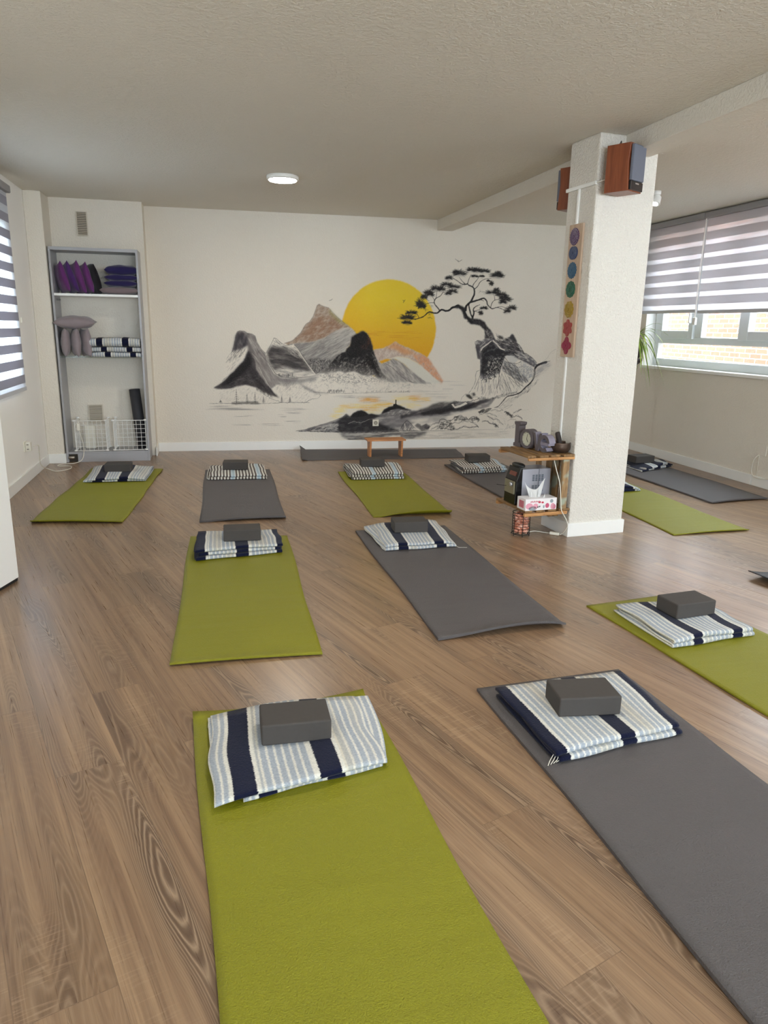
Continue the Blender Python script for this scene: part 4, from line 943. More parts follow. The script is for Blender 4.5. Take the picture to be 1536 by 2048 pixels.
def build_mural():
    ns, nz = NS_, NZ_
    s = (S0_+np.arange(ns)*G)/1000; z = (Z0_+np.arange(nz)*G)/1000
    k = math.hypot(1, MT); X = XA+s/k
    Xg, Zg = np.meshgrid(X, z); Yg = YM+MT*(Xg-XA)-.0012
    on = AL > .004
    quad = on[:-1, :-1] | on[1:, :-1] | on[:-1, 1:] | on[1:, 1:]
    quad &= Zg[:-1, :-1] > HB+.003
    idx = np.arange(ns*nz).reshape(nz, ns)
    q = np.stack([idx[:-1, :-1], idx[:-1, 1:], idx[1:, 1:], idx[1:, :-1]], -1)[quad]
    used = np.zeros(ns*nz, bool); used[q.ravel()] = True
    remap = np.cumsum(used)-1; q = remap[q]
    co = np.stack([Xg, Yg, Zg], -1).reshape(-1, 3)[used]
    c = RGB.reshape(-1, 3)[used]; a = AL.reshape(-1)[used]
    c = np.where(c <= .04045, c/12.92, ((c+.055)/1.055)**2.4)
    me = bpy.data.meshes.new('mural')
    me.vertices.add(len(co)); me.vertices.foreach_set('co', co.ravel())
    me.loops.add(q.size); me.loops.foreach_set('vertex_index', q.ravel().astype(np.int32))
    me.polygons.add(len(q)); me.polygons.foreach_set('loop_start', np.arange(0, q.size, 4, dtype=np.int32))
    me.update(calc_edges=True)
    at = me.color_attributes.new('paint', 'FLOAT_COLOR', 'POINT')
    at.data.foreach_set('color', np.concatenate([c, a[:, None]], 1).astype(np.float32).ravel())
    t = NT('mural_paint'); o = t.obj(); cw = lin(WALL_RGB)
    n = t.noise(o, 1.3, 3)
    wallc = t.mix(n, tuple(v*.97 for v in cw), tuple(min(1, v*1.02) for v in cw))
    an = t.N('ShaderNodeAttribute'); an.attribute_name = 'paint'
    pn = t.noise(o, 220, 2)       # chalky grain catches the plaster
    al = t.M('MULTIPLY', an.outputs['Alpha'], t.ramp(pn, [(.25, .94), (.6, 1.0)]))
    t.set(base=t.mix(al, wallc, an.outputs['Color']), rough=.85, spec=.25)
    hh = t.ramp(t.noise(o, 70, 3, .55, .4), [(.42, 0.0), (.62, 1.0)])
    t.bump(hh, .45, .004)
    me.materials.append(t.m)
    ob = bpy.data.objects.new('mural', me); SC.collection.objects.link(ob)
    tag(ob, 'ink mural of mountains, yellow sun and bonsai pine painted on the far wall', 'mural')
build_mural()

# ================================================================== MATS
def lerp2(q, u, v):
    # q = front-left, front-right, back-right, back-left
    a = [q[0][i]+(q[1][i]-q[0][i])*u for i in (0, 1)]; b = [q[3][i]+(q[2][i]-q[3][i])*u for i in (0, 1)]
    return (a[0]+(b[0]-a[0])*v, a[1]+(b[1]-a[1])*v)
def yoga_mat(label, q, th, m, curl=None, seed=0, group=None, wav=.004, edgewave=None):
    cx = sum(p[0] for p in q)/4; cy = sum(p[1] for p in q)/4
    nu, nv = 26, 80; top = []; bot = []
    rs = random.Random(seed); ph = [rs.uniform(0, 6) for _ in range(6)]
    for j in range(nv+1):
        v = j/nv; rt_, rb = [], []
        for i in range(nu+1):
            u = i/nu; x, y = lerp2(q, u, v)
            # slightly wavy long edges
            e = (u-.5)*2
            x += e*abs(e)*.004*math.sin(v*9+ph[0])+ (e*abs(e)*.003*math.sin(v*23+ph[1]) if edgewave else 0)
            z = wav*max(0, math.sin(v*7+ph[2]+u*1.5)*math.sin(v*3.1+ph[3]))*(.3+.7*abs(e))
            if curl: z += curl(u, v)
            rb.append((x-cx, y-cy, z)); rt_.append((x-cx, y-cy, z+th))
        top.append(rt_); bot.append(rb)
    b = MB(); n1 = nu+1
    b.grid(top); k = len(b.v); b.add([p for r in bot for p in r], [(i*n1+j, (i+1)*n1+j, (i+1)*n1+j+1, i*n1+j+1) for i in range(nv) for j in range(nu)])
    T = lambda i, j: i*n1+j; B = lambda i, j: k+i*n1+j
    side = []
    for j in range(nu): side += [(T(0, j), B(0, j), B(0, j+1), T(0, j+1)), (T(nv, j), T(nv, j+1), B(nv, j+1), B(nv, j))]
    for i in range(nv): side += [(T(i, 0), T(i+1, 0), B(i+1, 0), B(i, 0)), (T(i, nu), B(i, nu), B(i+1, nu), T(i+1, nu))]
    b.f += side; b.m += [0]*len(side)
    o = b.build('yoga_mat', m, loc=(cx, cy, .0005))
    o.data.polygons.foreach_set('use_smooth', [i < nu*nv*2 for i in range(len(o.data.polygons))])
    return tag(o, label, 'yoga mat', group)
def front_curl(h, c=.5, w=.5, L=.05):
    return lambda u, v: h*max(0, 1-v/L)**2*max(0, 1-((u-c)/w)**2)
GM, YM_ = 'green yoga mats laid out on the floor', 'grey yoga mats laid out on the floor'
TG, TY = .006, .011
yoga_mat('nearest green yoga mat running off the bottom of the photo', [(.004, .553), (.612, .60), (.509, 2.347), (-.096, 2.302)], TG, M['mat_green'], lambda u, v: .018*max(0, (v-.965)/.035)**2*abs(2*u-1)**2, 1, GM)
yoga_mat('nearest grey yoga mat running off the lower right corner', [(.990, .54), (1.620, .58), (1.530, 2.322), (.930, 2.287)], TY, M['mat_grey'], None, 2, YM_)
yoga_mat('green yoga mat in the middle of the room with its near edge turned up', [(-.185, 2.716), (.409, 2.701), (.459, 4.459), (-.145, 4.545)], TG, M['mat_green'], front_curl(.010, .35, .7), 3, GM, .006)
yoga_mat('grey yoga mat in the middle, its near end bowed up off the floor', [(.924, 2.737), (1.530, 2.765), (1.525, 4.49), (.903, 4.477)], TY, M['mat_grey'], lambda u, v: .028*max(0, 1-v/.06)**2*math.sin(PI*min(1, max(0, u))**1.6)**.8+.012*max(0, 1-v/.04)**2*u, 4, YM_)
yoga_mat('green yoga mat crossing the right edge of the photo, partly out of view', [(1.935, 1.25), (2.520, 1.31), (2.330, 3.047), (1.756, 2.981)], TG, M['mat_green'], None, 5, GM)
yoga_mat('green yoga mat before the grey bookcase', [(-1.19, 5.058), (-.59, 4.954), (-.432, 6.837), (-1.056, 6.979)], TG, M['mat_green'], front_curl(.02, .45, .8, .03), 6, GM, .006, True)
yoga_mat('grey yoga mat in the back row between two green ones', [(-.086, 4.892), (.491, 4.887), (.535, 6.67), (-.052, 6.708)], TY, M['mat_grey'], front_curl(.016, .7, .6, .03), 7, YM_)
yoga_mat('green yoga mat in the back row in front of the wooden bench', [(1.108, 4.822), (1.681, 4.811), (1.742, 6.43), (1.135, 6.462)], TG, M['mat_green'], front_curl(.035, .7, .6, .04), 8, GM, .006)
yoga_mat('grey yoga mat partly hidden behind the crate with the stereo', [(2.246, 5.0), (2.84, 4.99), (2.830, 6.655), (2.226, 6.652)], TY, M['mat_grey'], None, 9, YM_)
yoga_mat('grey yoga mat lying crosswise under the bench along the mural wall', [(.89, 7.12), (2.589, 7.057), (2.664, 7.563), (.943, 7.74)], TY*.6, M['mat_grey'], lambda u, v: .035*max(0, 1-u/.025)**2*max(0, v)**1+.012*max(0, 1-u/.02), 10, YM_)
yoga_mat('green yoga mat just right of the column', [(2.966, 4.025), (3.553, 4.033), (3.605, 5.78), (3.01, 5.78)], TG, M['mat_green'], front_curl(.012, .6, .6, .02), 11, GM)
yoga_mat('grey yoga mat along the right wall', [(3.831, 4.78), (4.404, 4.842), (4.42, 6.55), (3.80, 6.52)], TY, M['mat_grey'], front_curl(.014, .5, .6, .03), 12, YM_)

# ================================================================== FOLDED BLANKETS
def blanket(label, q, sheets, bands, kind='A', z0=.0115, seed=0, group=None, pitch=.0105, t=.0088, fan=.02, left_open=True, droop=.25, wave=.004, name='folded_blanket', phase=0.0, ragged=.004):
    """one wool blanket folded back and forth: a serpentine strip in section, swept along its width"""
    rs = random.Random(seed); ph = [rs.uniform(0, 6) for _ in range(12)]
    cx = sum(p[0] for p in q)/4; cy = sum(p[1] for p in q)/4
    W = (math.dist(q[0], q[1])+math.dist(q[3], q[2]))/2; D = (math.dist(q[0], q[3])+math.dist(q[1], q[2]))/2
    path = []; n = 12
    offs = [rs.uniform(-.012, .012) for _ in range(sheets+1)]
    for k in range(sheets):
        z = (k+.5)*pitch; fwd = (k % 2 == 0)
        a, b_ = (1.0-rs.uniform(0, .02), 0.0+offs[k//2]/D+.02) if fwd else (0.0+offs[k//2]/D+.02, 1.0-rs.uniform(0, .02))
        r = pitch/2/D
        for i in range(n+1):
            s = i/n; path.append((a+(b_-a)*s, z, k+s))
        if k < sheets-1:
            sg = -1 if fwd else 1
            for i in range(1, 5):
                an = -PI/2+PI*i/5
                path.append((b_+sg*r*math.cos(an)*1.2, z+pitch/2+pitch/2*math.sin(an), k+1))
    # offset curve
    L = len(path); outl = []
    for sgn in (1, -1):
        for i in range(L):
            a = path[max(0, i-1)]; c = path[min(L-1, i+1)]
            dv, dz = (c[0]-a[0])*D, c[1]-a[1]; l = math.hypot(dv, dz)+1e-9
            nv_, nz_ = -dz/l, dv/l
            outl.append((path[i][0]+sgn*nv_*t/2/D, path[i][1]+sgn*nz_*t/2, path[i][2], i))
    order = outl[:L]+outl[L:][::-1]
    nu = 46; P = []; hz = sheets*pitch
    plen = [0]
    for i in range(1, L): plen.append(plen[-1]+math.hypot((path[i][0]-path[i-1][0])*D, path[i][1]-path[i-1][1]))
    uvs = []
    for i in range(nu+1):
        u = i/nu; row = []
        for (v, z, k, idx) in order:
            sh = offs[min(sheets, int(k))]*1.0
            uu = u
            el, er = fan*math.sin(ph[0]+k*1.3)+sh*.8, fan*.5*math.sin(ph[1]+k*1.7)
            uu = u+(el*(1-u)+er*u)/W*1.0+ragged/W*math.sin(v*7+k*3+ph[2])*((1-u)**6+u**6)
            x, y = lerp2(q, uu, v)
            e = abs(2*u-1); hgt = z/hz
            zz = z*(1-droop*e**4)
            zz += hgt*wave*(math.sin(6*u+ph[3]+v*2)+.7*math.sin(11*u+ph[4]-v*5)+.6*math.sin(9*v+ph[5]))
            zz += hgt*wave*1.5*(abs(2*v-1)**5)*math.sin(8*u+ph[6])*.5
            y += .004*math.sin(u*9+ph[7]+k)*(1 if v < .5 else .5)
            row.append((x-cx, y-cy, max(zz, .0008)))
            uvs.append((u*W, plen[idx]))
        P.append(row)
    m_ = len(order); b = MB(); b.grid(P, closed_u=True)
    ends = [tuple(range(0, m_))[::-1], tuple(nu*m_+j for j in range(m_))]
    # end caps as strips between the two sides of the cloth
    caps = []
    for base in (0, nu*m_):
        for i in range(L-1):
            a, c = base+i, base+i+1; d_, e_ = base+(m_-1-i), base+(m_-2-i)
            caps.append((a, c, e_, d_))
    b.f += caps; b.m += [0]*len(caps)
    o = b.build(name, wool('wool_'+str(seed), bands, W, kind, phase), loc=(cx, cy, z0), smooth=True)
    uvl = o.data.uv_layers.new(name='uv')
    for lp in o.data.loops: uvl.data[lp.index].uv = uvs[lp.vertex_index]
    tag(o, label, 'blanket', group)
    return o, z0+hz
GB = 'striped blankets folded on the mats'
BL = []
def Q(fl, fr, br, bl): return [fl, fr, br, bl]
BL.append(blanket('blue grey striped blanket with two navy bands on the nearest green mat, slipping askew', Q((.020, 1.79), (.478, 1.88), (.492, 2.285), (-.022, 2.255)), 4, [(.17, .13), (.655, .13)], z0=.0075, seed=21, group=GB, fan=.05, ragged=.006, wave=.003, droop=.3))
BL.append(blanket('blue grey striped blanket with navy edges and middle band on the nearest grey mat', Q((.99, 1.775), (1.478, 1.845), (1.480, 2.238), (.975, 2.212)), 4, [(.03, .10), (.56, .115), (.985, .09)], z0=.0125, seed=22, group=GB, fan=.014, droop=.12, wave=.0025, t=.0092))
BL.append(blanket('pale blue striped blanket with two navy bands on the green mat at the right edge', Q((1.868, 2.465), (2.300, 2.512), (2.285, 2.825), (1.86, 2.885)), 4, [(.30, .115), (.80, .12)], z0=.0075, seed=23, group=GB, pitch=.0125, t=.0112, fan=.008, droop=.22, wave=.003))
BL.append(blanket('thick stack of cream striped blanket with navy ends on the middle green mat', Q((-.092, 4.02), (.388, 4.09), (.378, 4.385), (-.090, 4.425)), 6, [(.03, .15), (.52, .15), (.975, .09)], z0=.0085, seed=24, group=GB, fan=.02, droop=.1, wave=.003, pitch=.0108))
BL.append(blanket('cream striped blanket with a loose thread at its corner on the middle grey mat', Q((.993, 4.00), (1.425, 4.01), (1.475, 4.53), (.985, 4.485)), 4, [(.26, .14), (.80, .14)], z0=.0125, seed=25, group=GB, fan=.025, droop=.3, wave=.003))
BL.append(blanket('white striped blanket with wide navy bands on the green mat before the bookcase', Q((-1.025, 6.30), (-.54, 6.29), (-.52, 6.84), (-1.03, 6.91)), 4, [(.22, .16), (.62, .16)], z0=.0085, seed=26, group=GB, fan=.02, droop=.25))
BL.append(blanket('brown and cream finely striped blanket on the back row grey mat left of the bench', Q((-.02, 6.25), (.47, 6.22), (.48, 6.74), (0, 6.735)), 4, [], 'B', z0=.0125, seed=27, group=GB, fan=.012, droop=.2))
BL.append(blanket('brown, cream and ice blue striped blanket on the green mat before the bench', Q((1.19, 6.085), (1.655, 6.06), (1.735, 6.56), (1.22, 6.58)), 6, [], 'B', z0=.0085, seed=28, group=GB, pitch=.0105, fan=.014, droop=.1, phase=.006))
BL.append(blanket('brown and ice blue striped blanket on the grey mat behind the crate', Q((2.245, 6.165), (2.675, 6.175), (2.755, 6.63), (2.295, 6.64)), 6, [], 'B', z0=.0125, seed=29, group=GB, pitch=.0098, fan=.012, droop=.1, phase=.011))
BL.append(blanket('rumpled navy and white striped blanket on the grey mat along the right wall', Q((4.02, 6.02), (4.47, 6.22), (4.53, 6.53), (4.04, 6.50)), 4, [(.12, .22), (.5, .2), (.88, .2)], z0=.0125, seed=30, group=GB, fan=.03, droop=.4, wave=.006))
BL.append(blanket('navy and white striped blanket half hidden behind the column foot', Q((3.04, 5.24), (3.50, 5.26), (3.52, 5.66), (3.06, 5.68)), 4, [(.1, .2), (.72, .3)], z0=.0085, seed=31, group=GB, fan=.03, droop=.3, wave=.005))
# loose threads of the middle blanket and of the nearest grey one
def thread(parent, pts):
    o = MB().tube([Vector(p)-parent.location for p in pts], .0011, 5).build('loose_thread', M['plastic'], parent)
    return o
thread(BL[4][0], [(1.40, 4.06, .03), (1.435, 4.02, .02), (1.45, 3.99, .013), (1.50, 3.98, .0128)])
for k in range(4): thread(BL[1][0], [(.995+.01*k, 1.80, .035), (.975+.012*k, 1.785, .022), (.965+.011*k, 1.775+.004*k, .0135)])

# ================================================================== YOGA BLOCKS
GK = 'dark grey foam blocks on the blankets'
def block(label, A, B, zt, dx=0, dy=0):
    w, d, h = .216, .140, .069
    ang = math.atan2(B[1]-A[1], B[0]-A[0]); mx, my_ = (A[0]+B[0])/2, (A[1]+B[1])/2
    cx = mx-math.sin(ang)*d/2; cy = my_+math.cos(ang)*d/2
    b = MB().box(-w/2, -d/2, 0, w/2, d/2, h)
    o = b.build('yoga_block', M['block'], loc=(cx, cy, zt), rotz=ang, bevel=.006, seg=3)
    return tag(o, label, 'yoga block', GK)
for lb, A, B, k in (('dark foam block on the nearest green mat', (.118, 2.002), (.332, 1.997), 0), ('dark foam block on the nearest grey mat', (1.093, 1.963), (1.305, 1.938), 1),
                    ('dark foam block on the pale blanket at the right edge', (2.009, 2.627), (2.208, 2.647), 2), ('dark foam block on the thick blanket stack of the middle green mat', (.06, 4.154), (.268, 4.148), 3),
                    ('dark foam block on the middle grey mat', (1.108, 4.226), (1.317, 4.212), 4), ('dark foam block on the mat before the bookcase', (-.895, 6.532), (-.677, 6.521), 5),
                    ('dark foam block on the back row grey mat left of the bench', (.105, 6.467), (.317, 6.445), 6), ('dark foam block on the green mat before the bench', (1.328, 6.333), (1.545, 6.313), 7),
                    ('dark foam block on the grey mat behind the crate', (2.383, 6.403), (2.599, 6.385), 8), ('dark foam block on the mat along the right wall', (4.055, 6.215), (4.275, 6.234), 9)):
    block(lb, A, B, BL[k][1]+.0)

# rolled mat at the right edge of the photo
rm = thing('rolled_yoga_mat', 'half unrolled dark grey mat cut off by the right edge of the photo', 'yoga mat', (3.13, 3.15, 0), .12)
pts = []; 
for i in range(13): s = i/12; pts.append((-.26+.34*s, .034*(1-s)**2.2))
for i in range(1, 64):
    a = i/63*PI*5.2; r = .052-.026*i/63; pts.append((.08+r*math.sin(a), .054-r*math.cos(a)))
b = MB(); t_ = .0045; L = len(pts); nn = []
for i in range(L):
    a = pts[max(0, i-1)]; c = pts[min(L-1, i+1)]; dx, dz = c[0]-a[0], c[1]-a[1]; l = math.hypot(dx, dz); nn.append((-dz/l, dx/l))
P = []
for j in range(9):
    y = -.50+.59*j/8; row = [(p[0]+n[0]*t_/2*s_, y, p[1]+n[1]*t_/2*s_+t_/2+.0005) for s_ in (1, -1) for p, n in (list(zip(pts, nn)) if s_ == 1 else list(zip(pts, nn))[::-1])]
    P.append(row)
b.grid(P, closed_u=True); m_ = 2*L
for base in (0, 8*m_):
    for i in range(L-1): b.f.append((base+i, base+i+1, base+m_-2-i, base+m_-1-i)); b.m.append(0)
b.build('mat_sheet', M['mat_dark'], rm, smooth=True)

# ================================================================== BENCH
bn = thing('meditation_bench', 'small honey coloured wooden meditation bench on the mat at the mural wall', 'bench', (1.769, 7.235, .0075), -.01)
MB().box(-.203, -.085, .168, .203, .085, .184).build('seat', M['bench'], bn, bevel=.003)
for s in (-1, 1):
    b = MB(); x = s*.166; b.add([(x-.010, -.060, 0), (x+.010, -.060, 0), (x+.010, .045, 0), (x-.010, .045, 0), (x-.010, -.076, .168), (x+.010, -.076, .168), (x+.010, .06, .168), (x-.010, .06, .168)], [(0, 3, 2, 1), (4, 5, 6, 7), (0, 1, 5, 4), (1, 2, 6, 5), (2, 3, 7, 6), (3, 0, 4, 7)])
    b.build('leg', M['bench'], bn, bevel=.002)

# ================================================================== BOOKCASE
BX0, BX1, BY0, BY1, BH = -1.335, -.572, 7.345, YA, 1.957
bc = thing('bookcase', 'tall open grey bookcase in the corner holding cushions and blankets', 'bookcase', (0, 0, 0))
for x0, x1 in ((BX0, BX0+.019), (BX1-.019, BX1)): MB().box(x0, BY0, 0, x1, BY1-.002, BH).build('side_panel', M['grey_lam'], bc, bevel=.0015)
MB().box(BX0+.019, BY0, BH-.028, BX1-.019, BY1-.002, BH).build('top_panel', M['grey_lam'], bc, bevel=.0015)
MB().box(BX0+.019, BY0+.004, 1.536, BX1-.019, BY1-.004, 1.558).build('shelf', M['white'], bc, bevel=.0015)
sg = NT('shelf_glass'); sg.n.remove(sg.b)
tr = sg.N('ShaderNodeBsdfTransparent', {'Color': (.93, .96, .95, 1)}); gl = sg.N('ShaderNodeBsdfGlossy', {'Roughness': .03}); mx = sg.N('ShaderNodeMixShader', {0: .07}); sg.L(tr.outputs[0], mx.inputs[1]); sg.L(gl.outputs[0], mx.inputs[2]); sg.L(mx.outputs[0], sg.out.inputs[0])
MB().box(BX0+.02, BY0+.012, .982, BX1-.02, BY1-.006, .990).build('shelf', sg.m, bc)
MB().box(BX0+.019, BY0+.006, .078, BX1-.019, BY1-.004, .098).build('shelf', M['grey_lam'], bc, bevel=.0015)
MB().box(BX0+.10, BY0+.003, 0, BX1-.019, BY0+.019, .078).build('kick_board', M['grey_lam'], bc, bevel=.0015)
MB().box(BX0+.019, BY0+.035, 0, BX0+.10, BY0+.05, .078).build('kick_recess', M['vent_dark'], bc)
for x in (BX0+.028,): MB().box(x, BY0+.05, 1.495, x+.03, BY0+.09, 1.508).build('shelf_bracket', simple('bracket_metal', (90, 88, 86), .4, metal=.6), bc, bevel=.002)
# radiator valve in the cut-out
pv = thing('pipe_valve', 'small metal pipe valve in the cut-out at the foot of the bookcase', 'valve', (BX0+.045, BY0+.012, .045))
MB().lathe([(.016, -.03), (.018, -.02), (.018, .02), (.012, .03)], n=16, T=Matrix.Rotation(PI/2, 4, 'Y')).build('valve_body', simple('valve_metal', (150, 142, 130), .35, metal=.8), pv, smooth=True)

def cushion(name, label, c, size, thick, m, R, group=None, puff=.55, pinch=.10, seed=0, piping=None):
    """pillow: two domed skins meeting in a pinched rectangular seam"""
    n = 22; rs = random.Random(seed); p1, p2 = rs.uniform(0, 6), rs.uniform(0, 6); b = MB()
    w, h = size
    def pt(u, v, s):
        x = u*w/2*(1-pinch*(1-abs(v)**2)*abs(u)**3*.9); y = v*h/2*(1-pinch*(1-abs(u)**2)*abs(v)**3*.9)
        d = max(0, (1-abs(u)**2.6))**puff*max(0, (1-abs(v)**2.6))**puff
        wr = 1+.05*math.sin(7*u+p1+3*v)+.04*math.sin(9*v+p2-4*u)
        return R @ Vector((x, y, s*thick/2*d*wr))
    for s in (1, -1):
        b.grid([[pt(-1+2*i/n, -1+2*j/n, s) for j in range(n+1)] for i in range(n+1)])
    o = b.build(name, m, smooth=True, loc=c)
    import bmesh
    bm_ = bmesh.new(); bm_.from_mesh(o.data); bmesh.ops.remove_doubles(bm_, verts=bm_.verts, dist=1e-5); bmesh.ops.recalc_face_normals(bm_, faces=bm_.faces); bm_.to_mesh(o.data); bm_.free()
    if label: tag(o, label, 'cushion', group)
    return o
def cloth(name, rgb, **k): return simple(name, rgb, .9, .2, var=.10, vscale=25, bs=.3, bscale=350, bd=.001, sheen=.3, **k)
PUR, PUR2, NAVY, TAU, TAUL, BLKC = cloth('purple_cotton', (98, 46, 104)), cloth('violet_cotton', (72, 38, 98)), cloth('navy_cotton', (34, 28, 74)), cloth('taupe_velvet', (118, 104, 106)), cloth('warm_grey_velvet', (140, 128, 131)), cloth('black_cotton', (26, 22, 28))
def Rm(rx, ry, rz): return Matrix.Rotation(rz, 3, 'Z') @ Matrix.Rotation(ry, 3, 'Y') @ Matrix.Rotation(rx, 3, 'X')
gp = 'purple cushions standing on the top shelf'
zs = 1.56
# each stands on its edge, broad side turned towards the left and leaning
for i, (x, mt_, lb, tilt, hh) in enumerate(((-1.262, PUR, 'purple cushion standing at the left end of the top shelf', -.26, .275), (-1.195, PUR2, 'violet cushion standing second from the left on the top shelf', -.32, .285),
                                   (-1.125, PUR, 'purple cushion standing third from the left on the top shelf, tallest corner', -.24, .30), (-1.055, PUR, 'purple cushion standing rightmost, before the black one', -.22, .28))):
    R = Matrix.Rotation(-tilt*-1.0, 3, 'Y') @ Matrix.Rotation(.42, 3, 'Z') @ Matrix.Rotation(PI/2, 3, 'Y')
    cushion('cushion', lb, (x, 7.49, zs+.132), (hh, .27), .075, mt_, R, gp, seed=40+i)
R = Matrix.Rotation(-.25, 3, 'Y') @ Matrix.Rotation(.5, 3, 'Z') @ Matrix.Rotation(PI/2, 3, 'Y')
cushion('cushion', 'round black cushion leaning at the right of the purple ones', (-.99, 7.50, zs+.125), (.25, .25), .06, BLKC, R, seed=45, pinch=-.15)
gn = 'navy cushions stacked on the top shelf'
cushion('cushion', 'flat taupe cushion lying under the navy stack', (-.757, 7.47, zs+.034), (.345, .26), .070, TAU, Rm(0, 0, .02), None, seed=50, puff=.35)
for i, (z, lb) in enumerate(((.098, 'lowest navy cushion of the stack on the top shelf'), (.150, 'middle navy cushion of the stack on the top shelf'), (.202, 'plump topmost navy cushion of the stack'))):
    cushion('cushion', lb, (-.735+.004*i, 7.47, zs+z-.001+(.012 if i == 2 else 0)), (.30-.0*i, .26), (.066, .066, .10)[i], NAVY, Rm(0, 0, .02*i), gn, seed=51+i, puff=.4)
gg = 'grey velvet cushions on the middle shelf'
zm = .990
for i, (x, lb) in enumerate(((-1.268, 'grey velvet cushion standing against the left side panel'), (-1.180, 'grey velvet cushion standing in the middle of the three'), (-1.094, 'grey velvet cushion standing next to the folded blankets'))):
    R = Matrix.Rotation(.04*(1-i), 3, 'Y') @ Matrix.Rotation(.15+.12*i, 3, 'Z') @ Matrix.Rotation(PI/2, 3, 'Y')
    cushion('cushion', lb, (x, 7.44, zm+.13), (.262, .27), .085, TAUL, R, gg, seed=60+i)
cushion('cushion', 'grey velvet cushion lying on top of three standing ones', (-1.170, 7.44, zm+.313), (.36, .27), .115, TAUL, Rm(.05, .0, .04), gg, seed=65)
gb2 = 'striped blankets stacked on the middle shelf'
def shelf_blanket(label, z, dx, bands, seed, n=2, p=.0235):
    q = [(-1.045+dx, 7.365), (-.595+dx*.2, 7.36), (-.595, 7.62), (-1.045+dx, 7.62)]
    return blanket(label, q, n, bands, z0=z, seed=seed, group=gb2, pitch=p, t=p*.92, fan=.006, droop=.15, wave=.002, ragged=.002)
o, zt = shelf_blanket('lowest striped blanket of the pile on the middle shelf', zm+.0005, .0, [(.33, .12), (.84, .12)], 71)
o, zt = shelf_blanket('middle striped blanket of the pile on the middle shelf', zt+.001, -.01, [(.27, .12), (.78, .12)], 72)
o, zt = shelf_blanket('topmost and thickest striped blanket of the pile on the middle shelf', zt+.001, -.015, [(.22, .12), (.72, .13)], 73, 2, .042)
# rolled mat inside the bookcase
rl = thing('rolled_yoga_mat', 'dark rolled mat leaning in the bottom right of the bookcase', 'yoga mat', (-.645, 7.50, .100))
tl = Matrix.Rotation(-.075, 4, 'Y')
pr = []
for i in range(80):
    a = i/79*PI*7; r = .058-.046*i/79; pr.append((r*math.cos(a+.9), r*math.sin(a+.9)))
b = MB(); P = []
for j in range(2):
    z = .004+j*.578; row = []
    for sgn in (1, -1):
        for (x, y) in (pr if sgn == 1 else pr[::-1]):
            l = math.hypot(x, y); row.append(tl @ Vector((x*(1+sgn*.0016/l), y*(1+sgn*.0016/l), z)))
    P.append(row)
b.grid(P, closed_u=True)
for base in (0, 160):
    for i in range(79): b.f.append((base+i, base+i+1, base+158-i, base+159-i)); b.m.append(0)
b.build('mat_roll', M['mat_dark'], rl, smooth=True)
# wire grid organisers
def wire_cube(x0, x1, label):
    r = thing('wire_grid_organizer', label, 'wire organizer', ((x0+x1)/2, 7.36, .0985), 0, 'white wire grid cubes at the bottom of the bookcase')
    w = (x1-x0)/2; h = .30; d = .24
    fp = MB(); n = 7
    def panel(name, P0, ex, ez, W_, H_):
        b = MB(); P0 = Vector(P0); ex = Vector(ex); ez = Vector(ez); rr = .0018
        for i in range(n+1):
            b.tube([P0+ex*(W_*i/n), P0+ex*(W_*i/n)+ez*H_], rr if 0 < i < n else .0032, 5)
            b.tube([P0+ez*(H_*i/n), P0+ez*(H_*i/n)+ex*W_], rr if 0 < i < n else .0032, 5)
        b.build(name, M['white'], r)
    panel('front_grid', (-w+.008, 0, .010), (1, 0, 0), (0, 0, 1), 2*w-.016, h-.014)
    panel('side_grid', (-w+.008, .01, .010), (0, 1, 0), (0, 0, 1), d-.02, h-.014)
    panel('side_grid', (w-.008, .01, .010), (0, 1, 0), (0, 0, 1), d-.02, h-.014)
    for x in (-w+.006, w-.006):
        for z in (.012, h-.002):
            for y in (0, d-.01):
                MB().lathe([(.004, -.008), (.014, -.006), (.017, 0), (.014, .007), (.004, .009)], (x, y-.004, z), 16, T=None).build('connector', M['white'], r, smooth=True)
wire_cube(-1.252, -.957, 'white wire grid cube at the left in the bottom of the bookcase')
wire_cube(-.902, -.594, 'white wire grid cube at the right in the bottom of the bookcase')
wb = tag(MB().box(-.05, -.02, 0, .05, .02, .225).build('white_case', M['plastic'], loc=(-1.14, 7.57, .099), bevel=.006), 'pale upright case standing behind the left wire grid', 'case')

# ================================================================== LEFT CORNER: socket, plug and cable
so = thing('wall_socket', 'white wall socket with adapter low on the left wall', 'socket', (XL, 6.48, .296))
MB().box(0, -.04, -.042, .010, .04, .042).build('socket_plate', M['plastic'], so, bevel=.003)
MB().box(.010, -.034, -.038, .052, .026, .04).build('adapter', M['plastic'], so, bevel=.006)
for z in (-.018, .02): MB().lathe([(.008, -.002), (.008, .002)], (.031, -.036, z), 16, T=None).build('socket_hole', M['vent_dark'], so)
pts = [(-1.435, 6.515, .29), (-1.415, 6.60, .285), (-1.43, 6.68, .20), (-1.45, 6.80, .08), (-1.41, 6.95, .008), (-1.34, 6.88, .006), (-1.25, 6.98, .006), (-1.27, 7.12, .006), (-1.38, 7.14, .006), (-1.36, 7.23, .006), (-1.24, 7.27, .008), (-1.18, 7.28, .05), (-1.165, 7.29, .16), (-1.185, 7.30, .26), (-1.20, 7.31, .325), (-1.205, 7.335, .40), (-1.205, 7.40, .405)]
